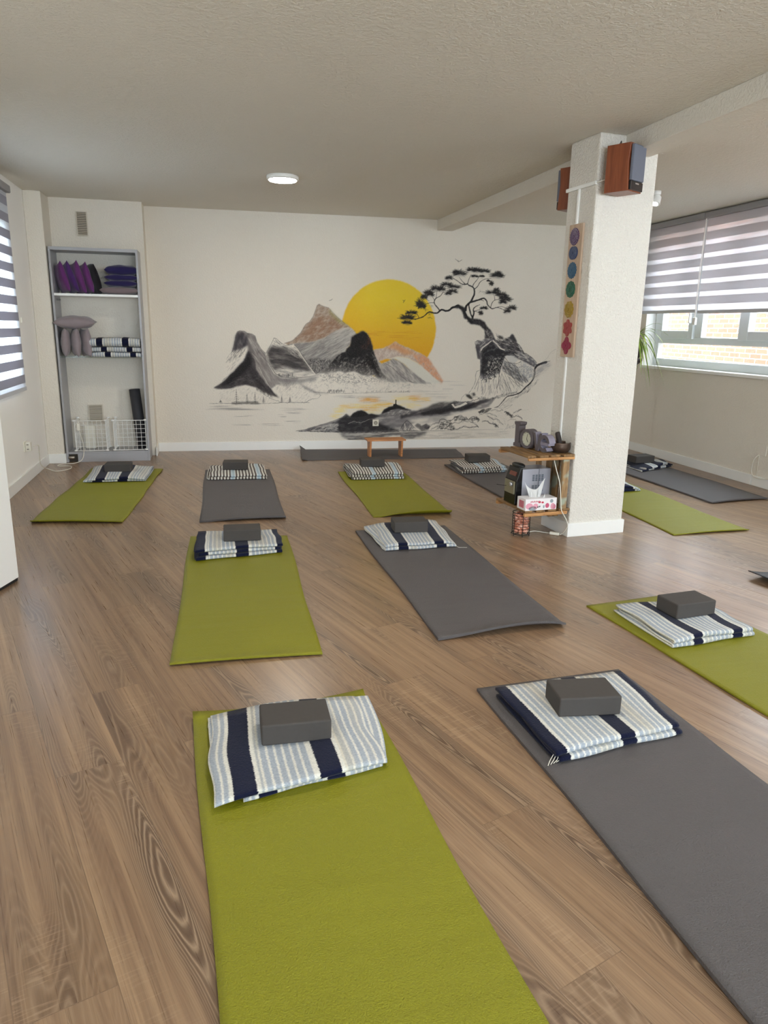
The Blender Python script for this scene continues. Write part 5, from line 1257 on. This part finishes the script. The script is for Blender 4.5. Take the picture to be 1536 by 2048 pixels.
def crv(p, n=6):
    out = []
    for i in range(len(p)-1):
        a, b_, c, d_ = p[max(i-1, 0)], p[i], p[i+1], p[min(i+2, len(p)-1)]
        for k in range(n):
            t = k/n; out.append(tuple(.5*((2*b_[j])+(-a[j]+c[j])*t+(2*a[j]-5*b_[j]+4*c[j]-d_[j])*t*t+(-a[j]+3*b_[j]-3*c[j]+d_[j])*t**3) for j in range(3)))
    out.append(p[-1]); return out
cb = thing('power_cable', 'white cable looping over the floor from the left socket up to the wire grid', 'cable', (-1.27, 7.12, 0))
off = Vector((-1.27, 7.12, 0))
MB().tube([Vector(p)-off for p in crv(pts)], .0035, 8).build('cord', M['plastic'], cb, smooth=True)
MB().box(-.014, -.010, -.035, .014, .010, .035, T=Matrix.Translation(Vector((-1.2, 7.30, .345))-off)).build('inline_switch', M['plastic'], cb, bevel=.006)
hk = tag(MB().box(0, -.008, -.022, .014, .008, .022).build('wall_hook', M['plastic'], loc=(XL, 6.79, 1.313), bevel=.004), 'tiny white cord hook on the left wall', 'hook')

# socket in the mural
s_ = 2.325/math.hypot(1, MT); sx = XA+s_
sm = thing('wall_socket', 'square ivory socket plate set in the painted rocks of the mural', 'socket', (sx, my(sx), .283), math.atan(MT))
MB().box(-.034, -.010, -.036, .034, -.001, .036).build('socket_plate', M['plastic'], sm, bevel=.003)
MB().lathe([(.021, 0), (.021, -.004), (.014, -.002), (.013, .002)], (0, 0, 0), 24, T=Matrix.Translation((0, -.010, 0)) @ Matrix.Rotation(-PI/2, 4, 'X')).build('socket_well', simple('socket_shade', (150, 140, 122), .5), sm, smooth=True)
# right wall plate with cable
rp = thing('junction_plate', 'beige cable plate low on the right wall with a white cable looping out', 'wall plate', (XR, 5.30, .328))
MB().box(-.008, -.055, -.05, -.001, .055, .052).build('cover_plate', M['wall'], rp, bevel=.002)
MB().tube(crv([(-.006, .03, -.05), (-.02, .06, -.10), (-.018, .075, -.18), (-.02, .05, -.235), (-.02, -.02, -.25), (-.02, -.15, -.235)]), .004, 8).build('cable', M['plastic'], rp, smooth=True)
MB().tube([(-.006, .02, -.05), (-.008, .02, -.24)], .0025, 6).build('cable', M['plastic'], rp, smooth=True)

# ================================================================== ON THE COLUMN
CR_ = Matrix.Translation((CX, CY, 0)) @ Matrix.Rotation(CTH, 4, 'Z')
def cp(x, y, z): return CR_ @ Vector((x, y, z))
tk = thing('cable_trunking', 'thin white cable trunking running down the left face of the column', 'trunking', (CX, CY, 0), CTH)
MB().box(-.012, .158, 1.93, -.0005, .176, 2.13).build('vertical_duct', M['white'], tk, bevel=.002)
MB().box(-.012, .160, .11, -.0005, .178, 1.143).build('vertical_duct', M['white'], tk, bevel=.002)
MB().box(-.014, -.004, 2.13, -.0005, .305, 2.150).build('horizontal_duct', M['white'], tk, bevel=.002)
MB().tube(crv([(-.006, -.004, 2.14), (0, -.03, 2.142), (.03, -.05, 2.155), (.05, -.06, 2.17)]), .0025, 6).build('speaker_wire', M['plastic'], tk)
# chakra board
cbd = thing('carved_wall_plaque', 'long pale wooden plaque with seven coloured flower medallions on the column', 'plaque', tuple(cp(-.0005, .160, 1.143)), CTH)
BW0, BW1, BT = -.074, .070, .014
M['plq'] = wood('whitewashed_wood', (200, 176, 152), (182, 156, 132), 2, 10, .7)
MB().box(-BT, BW0, 0, 0, BW1, .790).build('board', M['plq'], cbd, bevel=.002)
def medal(y, z, rgb, kind):
    def P3(a, b_, h): return (-BT-h, y+a, z+b_)
    r = .046; b = MB(); n = 96; out = []
    for i in range(n):
        t = 2*PI*i/n
        if kind == 'lot': rr = r*(1+.05*math.cos(20*t))
        elif kind == 'two': rr = r*(.80+.16*abs(math.cos(t))**1.5-.10*math.exp(-((t % PI)-PI/2)**2/.02))
        elif kind == 'c16': rr = r*(.96+.055*math.cos(16*t))
        elif kind == 'c12': rr = r*(.95+.07*abs(math.cos(6*t)))
        elif kind == 'c10': rr = r*(.88+.16*abs(math.cos(5*t+.3)))
        elif kind == 'c6': rr = r*(.74+.34*abs(math.cos(3*(t-PI/2)))**1.2)
        else: rr = r*(.70+.40*abs(math.cos(2*(t-PI/2)))**1.4)
        out.append((rr*math.cos(t), rr*math.sin(t)*1.06))
    b.prism(out, .006, P3)
    for rad, w_ in ((.70, .05), (.42, .05)):
        ring = [(rad*r*math.cos(t), rad*r*math.sin(t)) for t in np.linspace(0, 2*PI, 33)[:-1]]
        b.tube([P3(a, c, .0065) for a, c in ring], .0016, 6, closed=True)
    k = {'lot': 16, 'two': 2, 'c16': 16, 'c12': 12, 'c10': 10, 'c6': 6, 'c4': 4}[kind]
    for i in range(k):
        t = 2*PI*(i+.5)/k+ (PI/2 if k in (6, 4, 2) else 0)
        b.tube([P3(r*.72*math.cos(t), r*.72*math.sin(t), .0062), P3(r*.9*math.cos(t), r*.9*math.sin(t), .0066)], .0016, 6)
    b.tube([P3(-.008, .008, .0066), P3(.006, .008, .0068), P3(-.004, -.002, .007), P3(.008, -.010, .0066)], .0018, 6)
    return b.build('medallion', simple('medal_%s' % kind, tuple(v*.8 for v in rgb), .28, .6, var=.1, coat=.3), cbd)
for zz, rgb, kd, lb in ((.718, (92, 48, 110), 'lot', 'purple medallion'), (.624, (32, 66, 120), 'two', 'dark blue medallion'), (.522, (44, 104, 140), 'c16', 'teal blue medallion'), (.410, (24, 110, 80), 'c12', 'green medallion'),
                        (.290, (196, 160, 40), 'c10', 'yellow medallion'), (.178, (190, 66, 60), 'c6', 'red medallion'), (.070, (176, 30, 76), 'c4', 'crimson medallion')):
    lab(medal(.004, zz, rgb, kd), lb)

# speakers
M['grillecl'] = simple('speaker_grille_cloth', (104, 108, 120), .8, bs=.4, bscale=900, bd=.0006); M['spkblk'] = simple('speaker_black', (18, 18, 20), .35)
def speaker(loc, rz, label, tilt=0.0):
    r = thing('speaker', label, 'speaker', loc, rz, 'cherry wood speakers on the column')
    w, d, h = .150, .150, .250
    # tapered cabinet, front bows back towards the foot
    prof = [(-d/2, -h/2), (-d/2+.012, h/2*.2), (-d/2+.004, h/2), (d/2, h/2), (d/2, -h/2)]
    b = MB(); n = len(prof)
    vs = [(-w/2, y, z) for y, z in prof]+[(w/2, y, z) for y, z in prof]
    b.add(vs, [tuple(range(n)), tuple(range(n, 2*n))[::-1]]+[(i, n+i, n+(i+1) % n, (i+1) % n) for i in range(n)])
    b.build('cabinet', M['spk'], r, bevel=.003)
    f = MB(); e = .008
    f.box(-w/2+e, -d/2-.016, -h/2+.055, w/2-e, -d/2+.004, h/2-e, 0); f.build('grille', M['grillecl'], r, bevel=.006)
    MB().box(-w/2+e, -d/2-.012, -h/2+.006, w/2-e, -d/2+.004, -h/2+.053).build('foot_panel', M['spkblk'], r, bevel=.003)
    MB().box(-.018, -d/2-.0135, -h/2+.038, .018, -d/2-.0118, -h/2+.045).build('badge', simple('badge_silver', (200, 200, 200), .3, metal=.7), r)
    MB().box(-.015, d/2, -.02, .015, d/2+.03, .02).build('wall_bracket', M['spkblk'], r, bevel=.002)
    return r
speaker(tuple(cp(.100, -.110, 2.196)), CTH+.42, 'cherry wood speaker with grey grille on the camera facing side of the column')
speaker(tuple(cp(.135, .435, 2.18)), CTH-2.75, 'cherry wood speaker peeking out behind the left face of the column')
c = tag(MB().tube([cp(.06, -.12, 2.322), cp(.07, -.10, 2.345), cp(.10, -.04, 2.338), cp(.12, -.002, 2.33)], .003, 6).build('speaker_wire', M['spkblk']), 'short black wire on top of the right hand speaker', 'wire')

# ================================================================== CRATE SHELF ON THE COLUMN, with its things
cs = thing('crate_shelf', 'weathered pine crate fixed sideways to the left face of the column', 'shelf', (CX, CY, 0), CTH)
def cbx(name, x0, y0, z0, x1, y1, z1, m): return MB().box(x0, y0, z0, x1, y1, z1).build(name, m, cs, bevel=.003)
for i, (a0, a1) in enumerate(((-.078, .002), (-.165, -.098), (-.250, -.188), (-.330, -.274))):
    cbx('top_slat', a0, -.004+.008*(i % 2), .530, a1, .392-.006*i, .546, M['crate'])
    cbx('bottom_slat', a0-(0 if i else .004), -.002, .178, a1-.004, .39, .192, M['crate'])
cbx('cross_board', -.330, -.006, .513, .002, .012, .530, M['crate_x']); cbx('cross_board', -.335, .36, .508, -.002, .385, .530, M['crate_x'])
cbx('cross_board', -.335, -.006, .156, -.022, .012, .177, M['crate_x']); cbx('cross_board', -.335, .36, .156, -.002, .385, .177, M['crate_x'])
cbx('corner_post', -.075, -.002, .192, -.030, .020, .513, M['crate_z']); cbx('corner_post', -.045, .355, .192, -.014, .385, .508, M['crate_z'])
for y0 in (.06, .15, .24): cbx('back_slat', -.016, y0, .192, -.014+.012, y0+.06, .508, M['crate_z'])
cbx('support_block', -.085, .11, .112, -.0135, .16, .156, M['crate'])
# standing letters
lv = thing('letter_ornament', 'grey standing LOVE letters with a clock in the O on the crate', 'ornament', tuple(cp(-.165, .235, .5465)), CTH+.17)
M['let'] = simple('letter_paint', (92, 84, 86), .6, var=.06); M['lets'] = simple('letter_side_paint', (136, 130, 144), .6, var=.04)
def letter(name_, polys, y0, dep):
    # polys in reading plane (right = towards the viewer = -y), extruded towards the column
    b = MB()
    for pl in polys:
        n = len(pl)
        vs = [(-dep/2, y0-a, z) for a, z in pl]+[(dep/2, y0-a, z) for a, z in pl]
        b.add(vs, [tuple(range(n)), tuple(range(n, 2*n))[::-1]], 0)
        b.add(vs, [(i, n+i, n+(i+1) % n, (i+1) % n) for i in range(n)], 1)
    o = b.build('letter', [M['let'], M['lets'] if name_ in 'VE' else M['let']], lv, bevel=.0015, fix=False)
    import bmesh
    bm_ = bmesh.new(); bm_.from_mesh(o.data); bmesh.ops.remove_doubles(bm_, verts=bm_.verts, dist=1e-6); bmesh.ops.recalc_face_normals(bm_, faces=bm_.faces); bm_.to_mesh(o.data); bm_.free()
    return o
letter('L', [[(-.005, 0), (.066, 0), (.066, .022), (.052, .026), (.048, .030), (.048, .140), (.060, .150), (.060, .165), (-.002, .165), (-.002, .150), (.008, .140), (.008, .026), (-.005, .022)]], .165, .055)
def ringpoly(cx_, cz, ro, ri, n=28, a0=0, a1=2*PI, sx=1):
    ps = []
    for i in range(n):
        t0 = a0+(a1-a0)*i/n; t1 = a0+(a1-a0)*(i+1)/n
        ps.append([(cx_+ro*sx*math.cos(t0), cz+ro*math.sin(t0)), (cx_+ro*sx*math.cos(t1), cz+ro*math.sin(t1)), (cx_+ri*sx*math.cos(t1), cz+ri*math.sin(t1)), (cx_+ri*sx*math.cos(t0), cz+ri*math.sin(t0))])
    return ps
def ringmesh(y0, ccx, ccz, ro, ri, dep, sx=1, a0=0, a1=2*PI, n=40, name='letter'):
    b = MB(); closed = abs(a1-a0-2*PI) < 1e-6; P = []
    for i in range(n if closed else n+1):
        t = a0+(a1-a0)*i/n; c_, s_ = math.cos(t), math.sin(t)
        P.append([(-dep/2, y0-(ccx+ri*sx*c_), ccz+ri*s_), (-dep/2, y0-(ccx+ro*sx*c_), ccz+ro*s_), (dep/2, y0-(ccx+ro*sx*c_), ccz+ro*s_), (dep/2, y0-(ccx+ri*sx*c_), ccz+ri*s_)])
    if closed: P.append(P[0])
    k = len(P); vs = [p for r in P for p in r]; fs = []; ms = []
    for i in range(k-1):
        for j in range(4):
            fs.append((i*4+j, i*4+(j+1) % 4, (i+1)*4+(j+1) % 4, (i+1)*4+j)); ms.append(0 if j in (0, 2) else 1)
    if not closed: fs += [(0, 1, 2, 3), tuple((k-1)*4+j for j in range(4))]; ms += [1, 1]
    b.v = vs; b.f = fs; b.m = ms
    return b
ringmesh(.165, .128, .064, .064, .046, .06).build('letter', [M['let'], M['let']], lv, smooth=False)
letter('V', [[(0, .118), (.026, .118), (.046, .040), (.062, .100), (.068, .118), (.092, .118), (.060, .002), (.034, .002)]], -.020, .05)
e1 = ringmesh(-.088, .045, .056, .056, .032, .052, .95, .12, 1.72*PI, 34)
e1.add([(-.026, -.088-.012, .046), (-.026, -.088-.090, .046), (-.026, -.088-.090, .064), (-.026, -.088-.012, .064), (.026, -.088-.012, .046), (.026, -.088-.090, .046), (.026, -.088-.090, .064), (.026, -.088-.012, .064)], [(0, 1, 2, 3), (7, 6, 5, 4), (0, 4, 5, 1), (2, 6, 7, 3), (0, 3, 7, 4), (1, 5, 6, 2)], 1)
e1.build('letter', [M['let'], M['lets']], lv)
ck = MB().lathe([(.047, 0), (.047, .006), (.001, .0061)], n=36, T=Matrix.Translation((-.018, .165-.128, .064)) @ Matrix.Rotation(-PI/2, 4, 'Y')).build('clock_face', simple('clock_dial', (196, 194, 172), .5, var=.03), lv)
hb = MB()
def hand(t, l, w_): 
    c_, s_ = math.sin(t), math.cos(t)
    hb.tube([(-.0252, .165-.128, .064), (-.0252, .165-.128-l*c_, .064+l*s_)], w_, 5)
hand(.2, .034, .0012); hand(2.6, .024, .0016)
for k in range(12):
    t = k*PI/6; c_, s_ = math.sin(t), math.cos(t); hb.tube([(-.0246, .037-.038*c_, .064+.038*s_), (-.0246, .037-.043*c_, .064+.043*s_)], .0012, 5)
hb.build('clock_hands', M['spkblk'], lv)
# singing bowl and its mallet
bwl = tag(MB().lathe([(.036, 0), (.050, .005), (.060, .020), (.0635, .040), (.061, .058), (.0625, .066), (.059, .066), (.057, .056), (.059, .040), (.055, .022), (.042, .010), (.002, .008)], n=48).build('singing_bowl', simple('hammered_bronze', (92, 76, 66), .38, metal=.75, var=.25, vscale=60, bs=.5, bscale=120, bd=.002), loc=tuple(cp(-.052, .085, .5465)), smooth=True), 'dark bronze singing bowl on the crate beside the letters', 'bowl')
mp_ = cp(-.058, .082, .558)
ml = tag(MB().lathe([(.014, 0), (.0165, .004), (.0165, .112), (.013, .120), (.002, .122)], n=20, T=Matrix.Rotation(-.24, 4, 'Y') @ Matrix.Rotation(-.1, 4, 'X')).build('bowl_mallet', simple('dark_mallet', (44, 34, 30), .7), loc=(mp_.x+.012, mp_.y+.005, mp_.z), smooth=True), 'dark mallet standing in the singing bowl', 'mallet')
# stereo
st = thing('stereo', 'compact silver and black stereo on the lower boards of the crate', 'stereo', tuple(cp(-.315, .235, .1925)), CTH)
M['stg'] = simple('stereo_side_metal', (176, 176, 186), .4, .5, metal=.3, var=.02); M['stb'] = simple('stereo_black_gloss', (14, 14, 16), .15, .6)
MB().box(.045, -.072, .003, .255, .072, .235).build('case', M['stg'], st, bevel=.003)
MB().add([(-.002, -.075, .002), (.045, -.075, .002), (.045, -.075, .240), (.030, -.075, .243), (.004, -.075, .160), (-.002, .075, .002), (.045, .075, .002), (.045, .075, .240), (.030, .075, .243), (.004, .075, .160)][:5]+[(-.002, .075, .002), (.045, .075, .002), (.045, .075, .240), (.030, .075, .243), (.004, .075, .160)],
         [(0, 1, 2, 3, 4), (9, 8, 7, 6, 5), (0, 5, 6, 1), (1, 6, 7, 2), (2, 7, 8, 3), (3, 8, 9, 4), (4, 9, 5, 0)]).build('front_panel', M['stb'], st, bevel=.002)
MB().box(-.008, -.062, .070, .002, .062, .155).build('lower_panel', simple('stereo_olive', (128, 122, 98), .45), st, bevel=.002)
T = Matrix.Translation((.016, 0, .200)) @ Matrix.Rotation(.31, 4, 'Y')
MB().box(-.005, -.045, -.014, .001, .035, .014, T=T).build('display', simple('stereo_display', (110, 58, 44), .3), st)
MB().lathe([(.014, 0), (.014, .012), (.011, .015), (.002, .016)], n=24, T=Matrix.Translation((-.008, -.035, .135)) @ Matrix.Rotation(-PI/2, 4, 'Y')).build('volume_knob', simple('knob_silver', (190, 190, 192), .3, metal=.7), st, smooth=True)
vsl = simple('vent_slots', (98, 106, 116), .5)
for zz in (.155, .085):
    b = MB()
    for k in range(4):
        for j in range(4): b.box(.120+k*.022, -.0735, zz+j*.011, .136+k*.022, -.0718, zz+.0085+j*.011)
    b.build('side_vent', vsl, st)
MB().box(.165, -.0735, .003, .168, -.0715, .235).build('seam', simple('seam_dark', (90, 90, 95), .5), st)
an = MB().tube([(0, .03, .11), (-.03, .06, .11), (-.055, .085, .112)], .0018, 6).build('headphone_lead', M['spkblk'], st)
rc = tag(MB().lathe([(.026, 0), (.034, .004), (.034, .016), (.027, .022), (.002, .023)], n=28, T=Matrix.Diagonal((.95, 1.9, 1, 1))).build('remote_control', simple('remote_black', (34, 36, 36), .45), loc=tuple(cp(-.262, .235, .4345)), rotz=CTH+.0, smooth=True), 'rounded black remote control lying on the stereo', 'remote control')
# tissue box
tb = thing('tissue_box', 'white tissue box with pink print on the lower boards of the crate', 'tissue box', tuple(cp(-.215, .055, .1925)), CTH)
w_, d_, h_ = .113, .053, .076
cd_ = simple('tissue_card', (236, 232, 232), .45, var=.01)
MB().box(-w_, -d_, 0, w_, d_, h_).build('carton', cd_, tb, bevel=.0015)
prn = [('pink', (226, 160, 176), [(-.085, .030, .026, .020), (-.040, .028, .018, .018), (.085, .022, .016, .020)]), ('rose', (200, 90, 120), [(.095, .018, .012, .016), (.045, .028, .014, .016)]), ('grey', (150, 160, 165), [(-.060, .014, .030, .014), (.075, .056, .012, .012), (.020, .022, .006, .010)]), ('red', (196, 40, 70), [(-.012, .052, .010, .005), (.010, .050, .009, .006)])]
for nm, rgb, els in prn:
    pm = simple('print_'+nm, rgb, .5)
    for (ex, ez, ra, rb) in els:
        MB().prism([(max(-w_+.001, min(w_-.001, ex+ra*math.cos(t))), max(.002, min(h_-.002, ez+rb*math.sin(t)))) for t in np.linspace(0, 2*PI, 24, endpoint=False)], .0006, lambda a, c_, h: (a, -d_-h, c_)).build('print', pm, tb)
pm = simple('print_lettering', (190, 60, 86), .5)
b = MB()
for k in range(9): b.box(-.078+k*.0085, -d_-.0012, .054, -.073+k*.0085, -d_, .060+.003*(k % 2))
b.build('print', pm, tb)
b = MB()
for k in range(5): b.box(-w_-.0008, -.03+k*.012, .014, -w_, -.022+k*.012, .060)
b.build('print', pm, tb)
for (ex, ez) in ((-.022, .020), (-.010, .023)):
    MB().prism([(ex-.006, ez+.004), (ex, ez-.006), (ex+.006, ez+.005), (ex+.003, ez+.007), (ex, ez+.003), (ex-.003, ez+.007)], .001, lambda a, c_, h: (a, -d_-h, c_)).build('print', M['spkblk'], tb)
# tissue sheets pulled out
tsm = NT('tissue_paper'); tsm.n.remove(tsm.b)
df = tsm.N('ShaderNodeBsdfDiffuse', {'Color': (.88, .88, .87, 1)}); tl_ = tsm.N('ShaderNodeBsdfTranslucent', {'Color': (.88, .88, .87, 1)}); mx = tsm.N('ShaderNodeMixShader', {0: .35}); tsm.L(df.outputs[0], mx.inputs[1]); tsm.L(tl_.outputs[0], mx.inputs[2]); tsm.L(mx.outputs[0], tsm.out.inputs[0])
def sheet_m(fn, nm='tissue'):
    b = MB(); P = [[fn(i/20, j/14) for j in range(15)] for i in range(21)]
    b.grid(P); o = b.build(nm, tsm.m, tb, smooth=True)
    md = o.modifiers.new('s', 'SOLIDIFY'); md.thickness = .0006
sheet_m(lambda u, v: (-.095+.150*u*(.55+.45*v)+.030*(1-v)*1.2+.0, -.004+.016*math.sin(u*9)*(1-v*.4)+.01*v, h_-.004+.100*v*(.45+1.5*(u-.5)**2*1.6+.18*u)))
sheet_m(lambda u, v: (-.052+.095*u+.004*math.sin(6*u), -.014+.014*math.sin(u*11+1), h_-.004+(.044*v)*(.5+.5*math.cos(u*4*PI*.9+.3))))
# salt lamp
sl = thing('salt_lamp', 'black wire basket filled with pink salt stones standing under the crate', 'lamp', tuple(cp(-.283, .118, 0)), 0)
M['wireb'] = simple('black_wire', (22, 18, 18), .4)
b = MB(); R0, Hh = .058, .158
for k in range(6):
    a = k*PI/3+.3; b.tube([(R0*math.cos(a), R0*math.sin(a), .002), (R0*math.cos(a), R0*math.sin(a), Hh)], .0022, 6)
for k in range(9):
    z = .016+k*(Hh-.018)/8; rr = .0026 if k in (0, 8) else .0013
    b.tube([(R0*math.cos(t), R0*math.sin(t), z) for t in np.linspace(0, 2*PI, 40, endpoint=False)], rr, 6, closed=True)
for k in range(3): a = k*PI/3+.3; b.tube([(R0*math.cos(a), R0*math.sin(a), .016), (-R0*math.cos(a), -R0*math.sin(a), .016)], .0016, 6)
for k in range(3): a = k*2*PI/3+.3; b.tube([(R0*math.cos(a), R0*math.sin(a), .018), (1.12*R0*math.cos(a), 1.12*R0*math.sin(a), .003)], .003, 6)
b.build('wire_basket', M['wireb'], sl)
def salt_mat():
    t = NT('pink_salt'); o = t.obj(); n = t.noise(o, 28, 3, .6)
    t.set(base=t.ramp(n, [(.3, lin((150, 84, 62))), (.5, lin((214, 142, 116))), (.68, lin((236, 196, 176)))]), rough=.45)
    t.b.inputs['Subsurface Weight'].default_value = .15; t.b.inputs['Subsurface Radius'].default_value = (.02, .008, .005); t.b.inputs['Subsurface Scale'].default_value = .5
    t.bump(t.noise(o, 90, 2), .4, .002); return t.m
SALT = salt_mat(); rs = random.Random(5)
import bmesh
lvl = 0; placed = []
for ring in range(6):
    for k in range(6):
        a = k*PI/3+ring*.55+rs.uniform(-.1, .1); rr = .033; placed.append((rr*math.cos(a), rr*math.sin(a), .033+ring*.0215))
    placed.append((0, 0, .033+ring*.0215))
for (x, y, z) in placed:
    bm_ = bmesh.new(); bmesh.ops.create_icosphere(bm_, subdivisions=2, radius=.0165)
    ph = [rs.uniform(0, 6) for _ in range(4)]
    for v in bm_.verts:
        d = v.co.normalized(); f = 1+.16*math.sin(4*d.x+ph[0])+.14*math.sin(5*d.y+ph[1])+.10*math.sin(6*d.z+ph[2]); v.co = Vector((v.co.x*f*rs.uniform(.98, 1.02), v.co.y*f, v.co.z*f*.85))+Vector((x, y, z))
    me = bpy.data.meshes.new('salt_stone'); bm_.to_mesh(me); bm_.free(); me.materials.append(SALT)
    ob = bpy.data.objects.new('salt_stone', me); SC.collection.objects.link(ob); ob.parent = sl
base = Vector(cp(-.283, .118, 0))
cpts = [cp(-.24, .135, .020), cp(-.20, .155, .006), cp(-.15, .165, .0045), cp(-.11, .125, .0045), cp(-.085, .09, .006)]
MB().tube([p-base for p in map(Vector, crv([tuple(p) for p in cpts]))], .003, 8).build('cable', M['plastic'], sl, smooth=True)
tsw = Matrix.Translation(cp(-.062, .062, .010)-base) @ Matrix.Rotation(CTH-.75, 4, 'Z')
MB().box(-.032, -.013, -.0095, .032, .013, .009, T=tsw).build('inline_switch', M['plastic'], sl, bevel=.005)
c2 = [cp(-.040, .035, .008), cp(-.026, .02, .02), cp(-.022, -.022, .08), cp(-.045, -.03, .13), cp(-.078, -.022, .19), cp(-.088, -.018, .27), cp(-.098, -.012, .36), cp(-.118, .01, .45), cp(-.125, .03, .505)]
MB().tube([p-base for p in map(Vector, crv([tuple(p) for p in c2]))], .003, 8).build('cable', M['plastic'], sl, smooth=True)

# ================================================================== PLANT AT THE WINDOW
pl = thing('spider_plant', 'green spider plant with long arching leaves behind the column by the window', 'plant', (4.27, 6.84, 1.19))
def leaf_mat():
    t = NT('plant_leaf'); n = t.noise(t.obj(), 14, 2)
    t.set(base=t.ramp(n, [(.3, lin((96, 130, 44))), (.6, lin((150, 180, 70))), (.75, lin((196, 208, 120)))]), rough=.45)
    t.b.inputs['Transmission Weight'].default_value = 0
    return t.m
LEAF = leaf_mat(); rs = random.Random(3)
for k in range(80):
    a = rs.uniform(0, 2*PI); l = rs.uniform(.28, .58); lift = rs.uniform(.12, .34); dr = rs.uniform(.2, .62)
    b = MB(); P = []; n = 12; sd = Vector((-math.sin(a), math.cos(a), 0))
    for i in range(n+1):
        s = i/n; p = Vector((math.cos(a)*l*s*.62, math.sin(a)*l*s*.62, lift*s*1.5-dr*s*s*1.25+.02)); w_ = .0105*math.sin(PI*min(1, s*.9+.12))**.7+.0006
        P.append([p-sd*w_+Vector((0, 0, .002)), p, p+sd*w_+Vector((0, 0, .002))])
    b.grid(P); b.build('leaf', LEAF, pl, smooth=True)
MB().lathe([(.075, -.15), (.10, -.13), (.115, .01), (.118, .02), (.105, .02), (.10, .0), (.002, -.002)], n=32).build('pot', simple('dark_pot', (60, 52, 52), .5), pl, smooth=True)
ps = thing('plant_stand', 'dark plant stand hidden mostly behind the column', 'plant stand', (4.27, 6.84, 0))
MB().lathe([(.13, 0), (.13, .02), (.02, .03), (.02, .93), (.12, 1.015), (.12, 1.038), (.002, 1.039)], n=32).build('stand', simple('dark_stand', (52, 44, 46), .5), ps, smooth=True)
